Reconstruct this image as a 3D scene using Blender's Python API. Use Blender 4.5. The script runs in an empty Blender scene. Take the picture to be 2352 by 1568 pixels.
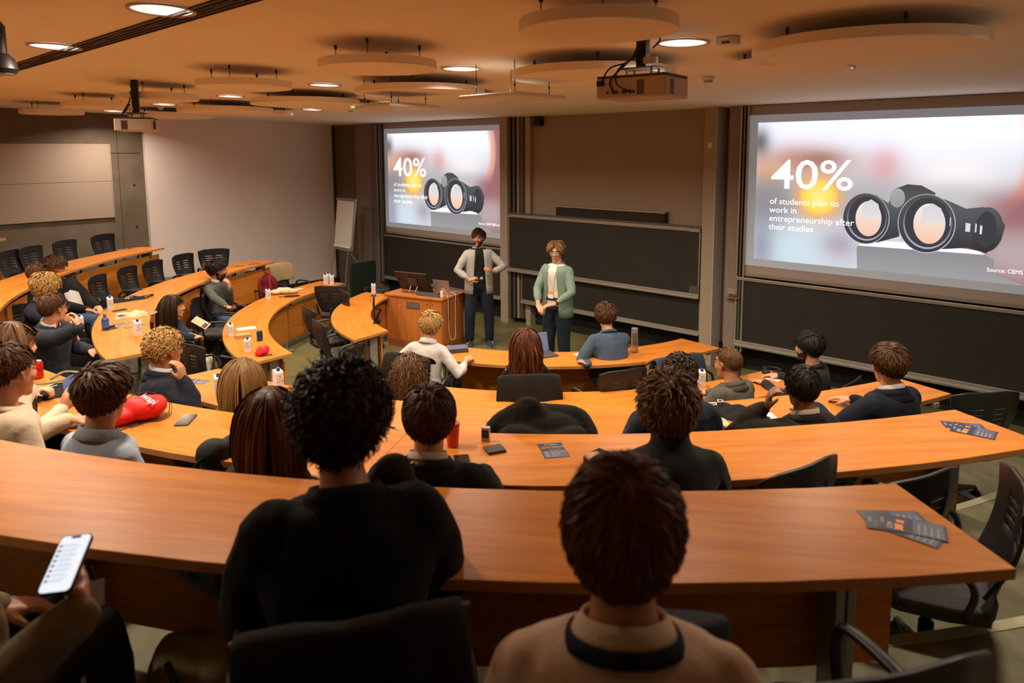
import bpy, math, random
import numpy as np
from mathutils import Vector, Matrix
random.seed(7); RNG = np.random.default_rng(7)
SC = bpy.context.scene
COL = SC.collection
PI = math.pi
V = np.array

# ---------------------------------------------------------------- camera
FPX, PITCH, ROLL, AZ, CYP = 1622.85, .1199, .005, -.7381, 542.05
CAM = V([0, -8.71, 2.905])
def _axes():
    fw = V([0, math.cos(PITCH), -math.sin(PITCH)]); rt = V([1, 0, 0.]); dn = np.cross(fw, rt)
    rt, dn = math.cos(ROLL)*rt + math.sin(ROLL)*dn, -math.sin(ROLL)*rt + math.cos(ROLL)*dn
    d = V([math.cos(AZ), math.sin(AZ), 0]); n = V([-math.sin(AZ), math.cos(AZ), 0])
    t = lambda v: V([v @ d, v @ n, v[2]])
    return t(rt), t(dn), t(fw)
RT, DN, FW = _axes()
cd = bpy.data.cameras.new('camera'); cam = bpy.data.objects.new('camera', cd); COL.objects.link(cam)
cd.sensor_width = 36; cd.lens = FPX/2352*36; cd.shift_y = -(784-CYP)/2352; cd.clip_start = .05
cam.matrix_world = Matrix(((RT[0], -DN[0], -FW[0], CAM[0]), (RT[1], -DN[1], -FW[1], CAM[1]), (RT[2], -DN[2], -FW[2], CAM[2]), (0, 0, 0, 1)))
cd.dof.use_dof = True; cd.dof.focus_distance = 6.5; cd.dof.aperture_fstop = 2.6
SC.camera = cam
# ---------------------------------------------------------------- world, exposure, light
w = bpy.data.worlds.new('world'); SC.world = w; w.use_nodes = True
w.node_tree.nodes['Background'].inputs[0].default_value = (.012, .011, .010, 1)
SC.view_settings.view_transform = 'Standard'; SC.view_settings.look = 'None'; SC.view_settings.gamma = 1
SC.view_settings.exposure = 0.0; SC.view_settings.use_curve_mapping = False
cy = SC.cycles
cy.max_bounces = 7; cy.diffuse_bounces = 5; cy.glossy_bounces = 3; cy.transmission_bounces = 5; cy.transparent_max_bounces = 6
cy.use_denoising = True; cy.caustics_reflective = False; cy.caustics_refractive = False; cy.sample_clamp_indirect = 4
LAMP_RGB = (1, .84, .66); LAMP_W = 41.0
SLIDE_E = 1.12

# measured view rays: a pixel of the photograph turned into a point of the room
def ray(x, y): return FW + RT*(x-1176)/FPX + DN*(y-CYP)/FPX
def atz(x, y, z): d = ray(x, y); return CAM + d*((z-CAM[2])/d[2])
def aty(x, y, Y=0.): d = ray(x, y); return CAM + d*((Y-CAM[1])/d[1])
def ceil_z(y): return 3.46 - .0235*y

# ---------------------------------------------------------------- helpers
def link(name, data, parent=None):
    o = bpy.data.objects.new(name, data); COL.objects.link(o)
    if parent is not None: o.parent = parent
    return o
def tag(o, label=None, cat=None, group=None, kind=None):
    if label: o['label'] = label
    if cat: o['category'] = cat
    if group: o['group'] = group
    if kind: o['kind'] = kind
    return o
def thing(name, label, cat, loc=(0, 0, 0), rz=0, group=None):
    o = link(name, None); o.location = loc; o.rotation_euler = (0, 0, rz); o.empty_display_size = .05
    return tag(o, label, cat, group)
def copy_tree(o, parent=None):
    c = o.copy(); COL.objects.link(c); c.parent = parent
    for ch in list(o.children): copy_tree(ch, c)
    return c

class MB:
    """collects geometry and links it as one mesh object"""
    def __init__(s): s.v = []; s.f = []; s.n = 0; s.c = []
    def add(s, vs, fs, col=None):
        vs = np.asarray(vs, float).reshape(-1, 3); s.v.append(vs)
        s.f += [tuple(i+s.n for i in f) for f in fs]; s.n += len(vs)
        if col is not None: s.c.append(np.broadcast_to(np.asarray(col, float), (len(vs), 3)))
        return s
    def box(s, a, b, M=None):
        x0, y0, z0 = a; x1, y1, z1 = b
        vs = V([(x, y, z) for x in (x0, x1) for y in (y0, y1) for z in (z0, z1)])
        if M is not None: vs = vs @ M[:3, :3].T + M[:3, 3]
        return s.add(vs, [(0, 1, 3, 2), (4, 6, 7, 5), (0, 4, 5, 1), (2, 3, 7, 6), (0, 2, 6, 4), (1, 5, 7, 3)])
    def prism(s, pts, z0, z1):
        n = len(pts); vs = [(*p[:2], z0) for p in pts] + [(*p[:2], z1) for p in pts]
        fs = [tuple(range(n-1, -1, -1)), tuple(range(n, 2*n))] + [(i, (i+1) % n, n+(i+1) % n, n+i) for i in range(n)]
        return s.add(vs, fs)
    def loft(s, rings, caps=True, closed=True):
        k = len(rings[0]); vs = np.concatenate([np.asarray(r, float) for r in rings]); fs = []
        for i in range(len(rings)-1):
            for j in range(k if closed else k-1):
                a, b = i*k+j, i*k+(j+1) % k; fs.append((a, b, b+k, a+k))
        if caps: fs.append(tuple(range(k-1, -1, -1))); fs.append(tuple((len(rings)-1)*k+j for j in range(k)))
        return s.add(vs, fs)
    def tube(s, pts, r, k=8, cap=False, flat=None):
        """swept tube; r one number or one per point; cap adds rounded ends; flat=(normal, factor) flattens"""
        P = [V(p, dtype=float) for p in pts]; R = list(r) if hasattr(r, '__len__') else [r]*len(P)
        if cap:
            d0 = P[0]-P[1]; d0 = d0/np.linalg.norm(d0); d1 = P[-1]-P[-2]; d1 = d1/np.linalg.norm(d1)
            P = [P[0]+d0*R[0]*q for q in (.97, .7)] + P + [P[-1]+d1*R[-1]*q for q in (.7, .97)]
            R = [R[0]*.25, R[0]*.72] + R + [R[-1]*.72, R[-1]*.25]
        rings = []; u = None
        for i, p in enumerate(P):
            t = P[min(i+1, len(P)-1)] - P[max(i-1, 0)]; t = t/(np.linalg.norm(t)+1e-12)
            if u is None: u = np.cross(t, V([0, 0, 1.]) if abs(t[2]) < .9 else V([1., 0, 0]))
            u = u - t*(u @ t); u = u/np.linalg.norm(u); v = np.cross(t, u)
            ring = V([p + R[i]*(math.cos(a)*u + math.sin(a)*v) for a in np.arange(k)*2*PI/k])
            if flat is not None:
                nn = V(flat[0], dtype=float); nn = nn/np.linalg.norm(nn); ring = ring - np.outer((ring-p) @ nn, nn)*(1-flat[1])
            rings.append(ring)
        return s.loft(rings)
    def cyl(s, c, r, z0, z1, k=24, r2=None):
        a = np.arange(k)*2*PI/k; r2 = r if r2 is None else r2
        R0 = np.c_[c[0]+r*np.cos(a), c[1]+r*np.sin(a), np.full(k, z0)]; R1 = np.c_[c[0]+r2*np.cos(a), c[1]+r2*np.sin(a), np.full(k, z1)]
        return s.loft([R0, R1])
    def lathe(s, prof, k=24, c=(0, 0, 0), caps=True):
        a = np.arange(k)*2*PI/k
        return s.loft([np.c_[c[0]+r*np.cos(a), c[1]+r*np.sin(a), np.full(k, c[2]+z)] for r, z in prof], caps)
    def ell(s, c, r, k=14, m=9, M=None):
        rings = []; a = np.arange(k)*2*PI/k
        for i in range(m):
            t = -PI/2*.96 + PI*.96*i/(m-1)
            rings.append(np.c_[r[0]*math.cos(t)*np.cos(a), r[1]*math.cos(t)*np.sin(a), np.full(k, r[2]*math.sin(t))])
        rings = [(q @ M.T if M is not None else q) + V(c, dtype=float) for q in rings]
        return s.loft(rings)
    def mesh(s, name, mat=None, smooth=False, colname=None):
        me = bpy.data.meshes.new(name); vs = np.concatenate(s.v)
        me.from_pydata(vs.tolist(), [], s.f)
        if s.c:
            at = me.color_attributes.new('Col', 'FLOAT_COLOR', 'POINT'); cc = np.concatenate(s.c)
            at.data.foreach_set('color', np.c_[cc, np.ones(len(cc))].astype(np.float32).ravel())
        if mat: me.materials.append(mat)
        if smooth: me.polygons.foreach_set('use_smooth', [True]*len(me.polygons))
        me.update(); return me
    def build(s, name, mat=None, parent=None, smooth=False, bevel=0, fix=False):
        o = link(name, s.mesh(name, mat, smooth), parent)
        if bevel:
            m = o.modifiers.new('b', 'BEVEL'); m.width = bevel; m.segments = 2; m.limit_method = 'ANGLE'; m.angle_limit = .7
        if smooth == 'auto': auto(o)
        return o
def auto(o, ang=.6):
    me = o.data; me.polygons.foreach_set('use_smooth', [True]*len(me.polygons))
    try: me.set_sharp_from_angle(angle=ang)
    except Exception: pass
def struct(o, kind='structure'): o['kind'] = kind; return o
def Rz(a): c, s = math.cos(a), math.sin(a); return V([[c, -s, 0], [s, c, 0], [0, 0, 1.]])
def Rx(a): c, s = math.cos(a), math.sin(a); return V([[1., 0, 0], [0, c, -s], [0, s, c]])
def unit(v): v = V(v, dtype=float); return v/(np.linalg.norm(v)+1e-12)

# ---------------------------------------------------------------- materials
MATS = {}
def srgb(r, g, b): return tuple(((c/255+.055)/1.055)**2.4 if c > 10 else c/255/12.92 for c in (r, g, b))
def mat(name, col, rough=.6, metal=0, noise=None, bump=None, emit=None, spec=None, alpha=None, trans=None, sheen=None, attr=False, coat=None):
    """col linear rgb; noise=(scale, amount, (sx,sy,sz)) varies the colour; bump=(scale, strength, (sx,sy,sz))"""
    if name in MATS: return MATS[name]
    m = bpy.data.materials.new(name); m.use_nodes = True; nt = m.node_tree; b = nt.nodes['Principled BSDF']; L = nt.links
    b.inputs['Base Color'].default_value = (*col, 1); b.inputs['Roughness'].default_value = rough; b.inputs['Metallic'].default_value = metal
    if spec is not None: b.inputs['Specular IOR Level'].default_value = spec
    if trans is not None: b.inputs['Transmission Weight'].default_value = trans
    if alpha is not None: b.inputs['Alpha'].default_value = alpha
    if coat is not None: b.inputs['Coat Weight'].default_value = coat; b.inputs['Coat Roughness'].default_value = .25
    if sheen is not None: b.inputs['Sheen Weight'].default_value = sheen; b.inputs['Sheen Roughness'].default_value = .6
    if emit is not None: b.inputs['Emission Color'].default_value = (*emit[:3], 1); b.inputs['Emission Strength'].default_value = emit[3]
    tc = nt.nodes.new('ShaderNodeTexCoord')
    def tex(scale, st, detail=3):
        mp = nt.nodes.new('ShaderNodeMapping'); mp.inputs['Scale'].default_value = st; L.new(tc.outputs['Object'], mp.inputs[0])
        n = nt.nodes.new('ShaderNodeTexNoise'); n.inputs['Scale'].default_value = scale; n.inputs['Detail'].default_value = detail; L.new(mp.outputs[0], n.inputs[0]); return n
    src = None
    if attr:
        a = nt.nodes.new('ShaderNodeAttribute'); a.attribute_name = 'Col'
        mx = nt.nodes.new('ShaderNodeMix'); mx.data_type = 'RGBA'; mx.blend_type = 'MULTIPLY'; mx.inputs[0].default_value = 1
        mx.inputs[6].default_value = (*col, 1); L.new(a.outputs['Color'], mx.inputs[7]); src = mx.outputs[2]; L.new(src, b.inputs['Base Color'])
    if noise:
        n = tex(noise[0], noise[2] if len(noise) > 2 else (1, 1, 1))
        rp = nt.nodes.new('ShaderNodeMapRange'); rp.inputs[1].default_value = .3; rp.inputs[2].default_value = .7; rp.inputs[3].default_value = 1-noise[1]; rp.inputs[4].default_value = 1+noise[1]*.6
        L.new(n.outputs[0], rp.inputs[0])
        vm = nt.nodes.new('ShaderNodeVectorMath'); vm.operation = 'SCALE'; L.new(rp.outputs[0], vm.inputs['Scale'])
        if src is not None: L.new(src, vm.inputs[0])
        else: vm.inputs[0].default_value = col
        L.new(vm.outputs[0], b.inputs['Base Color'])
    if bump:
        n = tex(bump[0], bump[2] if len(bump) > 2 else (1, 1, 1), 4); bn = nt.nodes.new('ShaderNodeBump'); bn.inputs['Strength'].default_value = bump[1]; bn.inputs['Distance'].default_value = .01
        L.new(n.outputs[0], bn.inputs['Height']); L.new(bn.outputs[0], b.inputs['Normal'])
    MATS[name] = m; return m
def wood(name, c0, c1, rough=.38, axis='x'):
    if name in MATS: return MATS[name]
    m = bpy.data.materials.new(name); m.use_nodes = True; nt = m.node_tree; b = nt.nodes['Principled BSDF']; L = nt.links
    tc = nt.nodes.new('ShaderNodeTexCoord'); mp = nt.nodes.new('ShaderNodeMapping')
    mp.inputs['Scale'].default_value = (.55, 9, 9) if axis == 'x' else (9, 9, .55)
    L.new(tc.outputs['Object'], mp.inputs[0])
    n = nt.nodes.new('ShaderNodeTexNoise'); n.inputs['Scale'].default_value = 2.2; n.inputs['Detail'].default_value = 5; n.inputs['Roughness'].default_value = .6; n.inputs['Distortion'].default_value = .35
    L.new(mp.outputs[0], n.inputs[0])
    mp2 = nt.nodes.new('ShaderNodeMapping'); mp2.inputs['Scale'].default_value = (2.5, 70, 70) if axis == 'x' else (70, 70, 2.5); L.new(tc.outputs['Object'], mp2.inputs[0])
    n2 = nt.nodes.new('ShaderNodeTexNoise'); n2.inputs['Scale'].default_value = 3; n2.inputs['Detail'].default_value = 2; L.new(mp2.outputs[0], n2.inputs[0])
    cr = nt.nodes.new('ShaderNodeValToRGB'); cr.color_ramp.elements[0].position = .34; cr.color_ramp.elements[1].position = .66
    cr.color_ramp.elements[0].color = (*c0, 1); cr.color_ramp.elements[1].color = (*c1, 1); L.new(n.outputs[0], cr.inputs[0])
    rp = nt.nodes.new('ShaderNodeMapRange'); rp.inputs[1].default_value = .3; rp.inputs[2].default_value = .7; rp.inputs[3].default_value = .86; rp.inputs[4].default_value = 1.08; L.new(n2.outputs[0], rp.inputs[0])
    vm = nt.nodes.new('ShaderNodeVectorMath'); vm.operation = 'SCALE'; L.new(cr.outputs[0], vm.inputs[0]); L.new(rp.outputs[0], vm.inputs['Scale']); L.new(vm.outputs[0], b.inputs['Base Color'])
    b.inputs['Roughness'].default_value = rough; b.inputs['Specular IOR Level'].default_value = .16; b.inputs['Coat Weight'].default_value = 0; b.inputs['Coat Roughness'].default_value = .3
    MATS[name] = m; return m
def emis_attr(name, strength):
    if name in MATS: return MATS[name]
    m = bpy.data.materials.new(name); m.use_nodes = True; nt = m.node_tree; nt.nodes.clear()
    o = nt.nodes.new('ShaderNodeOutputMaterial'); e = nt.nodes.new('ShaderNodeEmission'); a = nt.nodes.new('ShaderNodeAttribute'); a.attribute_name = 'Col'
    e.inputs[1].default_value = strength; nt.links.new(a.outputs['Color'], e.inputs[0]); nt.links.new(e.outputs[0], o.inputs[0]); MATS[name] = m; return m

WOOD = wood('beech_veneer', (.42, .135, .018), (.58, .205, .028), .36)
WOODV = wood('beech_veneer_upright', (.38, .115, .024), (.50, .165, .038), .45, 'z')
EDGE = mat('beech_edge', (.46, .19, .055), .5, noise=(6, .15, (1, 1, 1)))
CONC = mat('raw_concrete', (.15, .115, .082), .85, noise=(3, .22), bump=(14, .12))
CONC2 = mat('painted_concrete', (.235, .19, .155), .85, noise=(2.2, .10))
CEIL = mat('ceiling_plaster', (.88, .80, .70), .9, noise=(1.3, .03))
PANEL = mat('white_wall_panel', (.74, .66, .64), .8, noise=(1.2, .03))
BOARD = mat('whiteboard_felt', (.36, .28, .225), .8)
FLOOR = mat('olive_floor', (.165, .155, .062), .42, noise=(2.0, .25), bump=(60, .03))
CARPET = mat('tier_floor', (.14, .13, .07), .7, noise=(9, .2), bump=(150, .1))
BLACKB = mat('blackboard_slate', (.016, .0135, .010), .62, noise=(4, .2))
ALU = mat('brushed_aluminium', (.42, .39, .35), .4, .75, bump=(40, .05, (1, 1, .02)))
ALUD = mat('dark_aluminium', (.16, .15, .14), .42, .7)
STEEL = mat('grey_painted_steel', (.30, .31, .27), .45, .25)
PLAS = mat('black_plastic', (.010, .010, .011), .42, bump=(90, .04))
PLASG = mat('grey_plastic', (.05, .05, .052), .5)
SEATF = mat('grey_seat_fabric', (.045, .043, .040), .95, bump=(220, .35), noise=(60, .2))
CHROME = mat('polished_alloy', (.55, .54, .52), .25, .95)
WHITEP = mat('white_plastic', (.66, .62, .56), .5)
DISC = mat('acoustic_felt_disc', (.88, .78, .66), .95, bump=(120, .06))
DARK = mat('dark_void', (.006, .006, .006), .9)
TAN = mat('tan_pillar_paint', (.34, .27, .20), .7, noise=(2, .05))
# ================================================================ setting
def plane(name, pts, m, parent=None): return MB().add(pts, [tuple(range(len(pts)))]).build(name, m, parent)
C0 = V([-6.26, -1.16])
def pol(r, deg, z=0.): a = math.radians(deg); return V([C0[0]+r*math.cos(a), C0[1]+r*math.sin(a), z])
XL, XR, YB, YF = -13.04, 1.9, -13.5, .28
struct(MB().box((XL-.4, YB, -.12), (XR, YF+.1, 0)).build('floor', FLOOR))
cb = MB(); cb.add([(XL-.4, YF+.1, ceil_z(YF+.1)), (XR, YF+.1, ceil_z(YF+.1)), (XR, YB, ceil_z(YB)), (XL-.4, YB, ceil_z(YB)),
                   (XL-.4, YF+.1, 4), (XR, YF+.1, 4), (XR, YB, 4), (XL-.4, YB, 4)], [(0, 1, 2, 3), (4, 7, 6, 5), (0, 4, 5, 1), (1, 5, 6, 2), (2, 6, 7, 3), (3, 7, 4, 0)])
ceiling = struct(cb.build('ceiling', CEIL))
struct(MB().box((XR, YB, 0), (XR+.15, YF+.1, 3.8)).build('wall_right', PANEL))
struct(MB().box((XL-.4, YB-.15, 0), (XR, YB, 3.8)).build('wall_back', PANEL))
wl = struct(MB().box((XL-.4, YB, 0), (XL-.105, YF+.1, 3.8)).build('wall_left', CONC))
struct(MB().box((XL-.10, -3.84, .20), (XL, -.06, 3.53)).build('wall_left', PANEL))
MB().box((XL-.102, YB, 2.9), (XL-.098, -3.9, 2.905)).build('shutter_joint', DARK, wl)
MB().box((XL-.102, -4.25, 1.0), (XL-.098, -4.255, 3.6)).build('shutter_joint', DARK, wl)
for y, z in ((-4.02, 2.35), (-4.02, 1.62), (-5.05, 1.45), (-5.9, 2.2)): MB().tube([(XL-.12, y, z), (XL-.097, y, z)], .018, 10).build('tie_hole', DARK, wl)
# front wall
wb = thing('white_board', 'wide white board in two panels on the left concrete wall', 'whiteboard', (XL-.098, -5.9, 1.815))
for z0, z1 in ((0, .612), (.617, 1.24)): MB().box((0, -1.9, z0), (.035, 1.51, z1)).build('board_panel', BOARD, wb, bevel=.003)
MB().box((0, 1.51, 0), (.04, 1.525, 1.24)).build('end_trim', TAN, wb)
wf = struct(MB().box((XL-.4, YF, 0), (XR, YF+.12, 3.6)).build('wall_front', TAN))
MB().box((XL-.02, .02, 0), (-12.25, YF, 3.47)).build('recess_panel', CONC, wf)
MB().box((-12.25, -.03, 0), (-11.54, YF, 3.47)).build('side_panel', CONC2, wf)
MB().box((-11.72, -.05, 0), (-11.55, -.03, 3.47)).build('cover_strip', mat('grey_cover', (.13, .12, .11), .6), wf)
def pillar(x0, x1, y0, name='wall_pillar', m=TAN): return MB().box((x0, y0, 0), (x1, YF, 3.47)).build(name, m, wf, bevel=.004)
pillar(-8.14, -7.97, -.06); pillar(-4.44, -4.27, -.06)
PG = mat('screenlit_pillar_side', (.50, .49, .47), .55)  # paler tone paints in the projector glow falling on this pillar face
MB().box((-4.27, -.06, 0), (-4.262, .22, 3.47)).build('pillar_side', PG, wf)
pillar(-4.12, -3.95, .0, 'side_panel', CONC2)
MB().box((-7.56, .12, .9), (-4.44, YF, 3.47)).build('plaster_panel', mat('taupe_plaster', (.30, .235, .175), .8, noise=(2, .04)), wf)
MB().box((-7.66, .05, 0), (-7.56, YF, 3.47)).build('side_panel', TAN, wf)
struct(MB().box((-11.5, .18, 0), (XR, .20, .30)).build('baseboard_front', DARK))
struct(MB().box((XL, -3.84, 0), (XL+.015, .02, .19)).build('baseboard_left', DARK))
# tiers: each a solid annular step
def tier(name, r0, r1, z0, z1, a0, a1):
    n = 48; A = np.linspace(a0, a1, n); b = MB()
    inn = [pol(r0, a) for a in A]; out = [pol(r1, a) for a in A]; pts = inn+out[::-1]
    k = len(pts); vs = [(*p[:2], z0) for p in pts]+[(*p[:2], z1) for p in pts]
    fs = [(i, i+1, k+i+1, k+i) for i in range(k-1)]+[(k-1, 0, k, 2*k-1)]
    for i in range(n-1): fs += [(k+i, k+i+1, k+k-2-i, k+k-1-i)]
    b.add(vs, fs); return struct(b.build(name, CARPET))
TZ = dict(A=0., B=0., C=.36, D=.68, E=1.0, F=1.3)
tier('floor_tier', 4.86, 6.06, 0, .36, 196, 354); tier('floor_tier', 6.06, 7.30, 0, .68, 190, 372)
tier('floor_tier', 7.30, 8.75, 0, 1.0, 184, 376); tier('floor_tier', 8.75, 16, 0, 1.3, 178, 380)
nose = mat('step_nosing', (.30, .28, .17), .6)
for nm, r, z, a0, a1 in (('step_nosing', 6.06, .68, 332, 362), ('step_nosing', 7.30, 1.0, 320, 352), ('step_nosing', 4.86, .36, 264, 280), ('step_nosing', 6.06, .68, 266, 279)):
    A = np.linspace(a0, a1, 16)
    o = MB().loft([[pol(r-.004, a, z-.03), pol(r-.004, a, z+.004), pol(r+.05, a, z+.004), pol(r+.05, a, z-.03)] for a in A]).build('trim_1', nose); struct(o)

# ---------------------------------------------------------------- boards and rails on the front wall
def rail(root, x0, x1, n, y=-.04, z1=3.46):
    w_ = (x1-x0)/(2*n-1)
    for i in range(n): MB().box((x0+2*i*w_, y-.02*(i % 2), .30), (x0+(2*i+1)*w_, y+.08, z1)).build('guide_rail', ALU, root)
    MB().box((x0, y+.03, .30), (x1, y+.09, z1)).build('rail_backing', ALUD, root)
def board(name, label, x0, x1, z0, z1, y, m, cat, top=.035, bot=.055, root=None):
    r = root or thing(name, label, cat, ((x0+x1)/2, y, z0))
    L = lambda x, yy, z: (x-(x0+x1)/2, yy, z-z0)
    MB().box(L(x0, 0, z0), L(x1, .02, z1)).build('writing_surface', m, r)
    MB().box(L(x0, -.022, z1-top), L(x1, .0, z1)).build('top_rail', ALU, r, bevel=.003)
    MB().box(L(x0, -.055, z0), L(x1, .0, z0+bot*.45)).box(L(x0, -.02, z0+bot*.45), L(x1, 0, z0+bot)).build('chalk_ledge', ALU, r, bevel=.003)
    for xx in (x0, x1-.018): MB().box(L(xx, -.012, z0+bot), L(xx+.018, 0, z1-top)).build('side_trim', ALU, r)
    return r
SCR = mat('matte_screen_surface', (.36, .30, .28), .75)
r1 = thing('board_rail_frame', 'vertical aluminium guide rails left of the smaller screen by the corner', 'rail', (-11.54, 0, 0))
b = MB()
for i in range(4): MB().box((.012+i*.055, -.06-.012*(i % 2), .30), (.042+i*.055, .06, 3.455)).build('guide_rail', (ALU, ALUD)[i % 2], r1)
r2 = thing('board_rail_frame', 'vertical guide rails on the middle bay beside the narrow wall pillar', 'rail', (-7.97, 0, 0))
for i in range(4): MB().box((.01+i*.075, -.035+.02*i, .1), (.045+i*.075, .10, 3.455)).build('guide_rail', (TAN, ALUD)[i % 2] if i else ALUD, r2)
MB().box((.0, .06, .1), (.31, .12, 3.455)).build('rail_backing', mat('rail_bronze', (.20, .17, .135), .5, .3), r2)
r3 = thing('board_rail_frame', 'vertical aluminium guide rails left of the large screen', 'rail', (-3.95, 0, 0))
for i in range(3): MB().box((.0+i*.045, -.05, .28), (.022+i*.045, .06, 3.455)).build('guide_rail', (ALU, ALUD, ALU)[i], r3)
def screen_bay(xl, xr, label, zs=1.29):
    r = thing('sliding_screen_board', label, 'board', ((xl+xr)/2, -.0, zs)); h = (xr-xl)/2
    MB().box((-h, -.012, 0), (h, .03, 3.455-zs)).build('panel_surface', SCR, r)
    MB().box((-h, -.03, 0), (h, -.012, .035)).build('bottom_rail', ALU, r); MB().box((-h-.02, -.03, 0), (-h, .03, 3.455-zs)).build('side_trim', ALU, r)
    return r
screen_bay(-11.29, -8.14, 'sliding light grey board carrying the smaller projected slide')
screen_bay(-3.84, 0.9, 'sliding light grey board carrying the larger projected slide')
board('blackboard', 'blackboard below the smaller projected slide, behind the lectern', -11.36, -8.14, .38, 1.27, -.04, BLACKB, 'blackboard')
board('blackboard', 'blackboard below the larger projected slide', -3.94, 0.9, .36, 1.27, -.04, BLACKB, 'blackboard', .04, .07)
bm_ = board('blackboard', 'upper sliding blackboard in the middle behind the two presenters', -7.94, -4.45, .905, 1.86, -.06, BLACKB, 'blackboard', .045, .06)
MB().box((-1.72, .02, .945), (1.74, .05, .985)).build('back_rail', ALUD, bm_)
MB().box((1.60, -.03, .905), (1.74, -.0, .955)).build('rail_bracket', ALU, bm_)
MB().box((1.60, -.02, .06), (1.74, -.0, .17)).build('eraser_holder', ALUD, bm_)
board('blackboard', 'lower blackboard of the middle bay, partly behind the upper one', -7.70, -4.45, .385, .93, -.01, BLACKB, 'blackboard', .03, .06)
o = thing('wall_speaker_bar', 'long dark box with a pale top fixed above the middle blackboard', 'speaker', (-6.02, .06, 1.80))
MB().box((-.97, -.05, 0), (.97, .10, .225)).build('casing', PLAS, o, bevel=.006); MB().box((-.985, -.06, .225), (.985, .10, .245)).build('top_plate', TAN, o)
MB().box((-.92, -.056, .02), (.92, -.05, .2)).build('grille', mat('speaker_mesh', (.02, .015, .012), .8, bump=(300, .5)), o)
o = thing('wall_camera', 'small black box camera under the ceiling left of the middle bay', 'camera', (-7.44, .02, 3.30))
MB().box((-.10, .02, 0), (.02, .09, .13)).build('bracket', PLASG, o); MB().box((.02, -.05, -.0), (.12, .09, .13)).build('body', PLAS, o, bevel=.008)
MB().tube([(.07, -.065, .065), (.07, -.05, .065)], .028, 14).build('lens', DARK, o)
o = thing('light_switch', 'small square white wall switch near the top of the right pillar', 'switch', (-4.355, -.05, 2.965))
MB().box((-.03, -.012, -.035), (.03, 0, .035)).build('plate', WHITEP, o, bevel=.004); MB().box((-.018, -.018, -.02), (.018, -.012, .02)).build('rocker', WHITEP, o)
o = thing('chalk_tray', 'narrow chalk tray with a brown eraser beside the right board rail', 'tray', (-4.06, -.02, 1.0))
MB().box((-.02, -.07, -.02), (.16, .02, -.008)).build('tray', ALU, o); MB().box((.0, .0, -.008), (.15, .02, .1)).build('back_plate', TAN, o)
MB().box((.03, -.05, -.008), (.13, -.01, .03)).build('eraser', mat('brown_felt', (.12, .05, .02), .9), o, bevel=.006)

# ---------------------------------------------------------------- projected slides
def blob(X, Y, cx, cy_, sx, sy, p=2): return np.exp(-(((X-cx)/sx)**2+((Y-cy_)/sy)**2)**(p/2))
def slide_bg(nx=120, ny=68):
    X, Y = np.meshgrid(np.linspace(0, 1, nx), np.linspace(0, 1, ny)); X = X*1.78
    c = np.empty((ny, nx, 3)); c[:] = (.80, .80, .82)
    def mix(a, col): a = np.clip(a, 0, 1)[..., None]; c[:] = c*(1-a)+V(col)*a
    mix(np.clip((Y-.62)/.25, 0, 1), (.93, .94, 1.0))
    mix(blob(X, Y, .9, .98, .8, .22, 3), (.95, .96, 1.0))
    mix(.9*blob(X, Y, 1.25, .62, .28, .22), (.97, .94, .93))
    mix(.95*blob(X, Y, .32, .72, .36, .12), (.74, .54, .48)); mix(.9*blob(X, Y, .08, .63, .15, .10), (.90, .66, .50))
    mix(.95*blob(X, Y, .02, .86, .07, .10), (.42, .40, .38)); mix(.85*blob(X, Y, .86, .68, .10, .13), (.86, .64, .64))
    mix(.65*blob(X, Y, .45, .74, .14, .05), (.58, .42, .38))
    mix(.9*blob(X, Y, .10, .42, .26, .20, 3), (.52, .50, .50)); mix(.85*blob(X, Y, .75, .46, .40, .16, 3), (.66, .66, .66)); mix(.8*blob(X, Y, 1.3, .48, .3, .12, 3), (.72, .71, .70))
    mix(.95*blob(X, Y, .30, .08, .22, .22), (.78, .86, .88)); mix(.8*blob(X, Y, .05, .10, .10, .25), (.55, .56, .62)); mix(.6*blob(X, Y, .60, .16, .12, .1), (.60, .54, .60))
    d = np.hypot(X-.95, (Y-.80)*1.05); mix(np.clip((d-.70)/.05, 0, 1)*(X > 1.2), (.60, .42, .42)); mix(.85*np.exp(-((d-.70)/.035)**2)*(X > 1.3)*(Y > .45), (.92, .60, .48))
    mix(.9*blob(X, Y, 1.6, .40, .22, .16, 3), (.60, .40, .42)); mix(.85*blob(X, Y, 1.60, .18, .25, .16, 3), (.72, .66, .66))
    d = np.hypot(X-.45, Y-.475); mix(.9*np.exp(-(d/.17)**4), (.95, .62, .35)); mix(1/(1+np.exp((d-.118)/.008)), (1.0, .82, .30)); mix(.7*np.exp(-(d/.08)**2), (1., .92, .62))
    return np.clip(c, 0, 1)**2.2*np.array([1, 1, 1.03])
def ellp(cx, cy_, rx, ry, rot=0, n=40, a0=0, a1=2*PI):
    a = np.linspace(a0, a1, n, endpoint=abs(a1-a0) < 6.2); x, y = rx*np.cos(a), ry*np.sin(a); c, s = math.cos(rot), math.sin(rot)
    return np.c_[cx+x*c-y*s, cy_+x*s+y*c]
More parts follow.
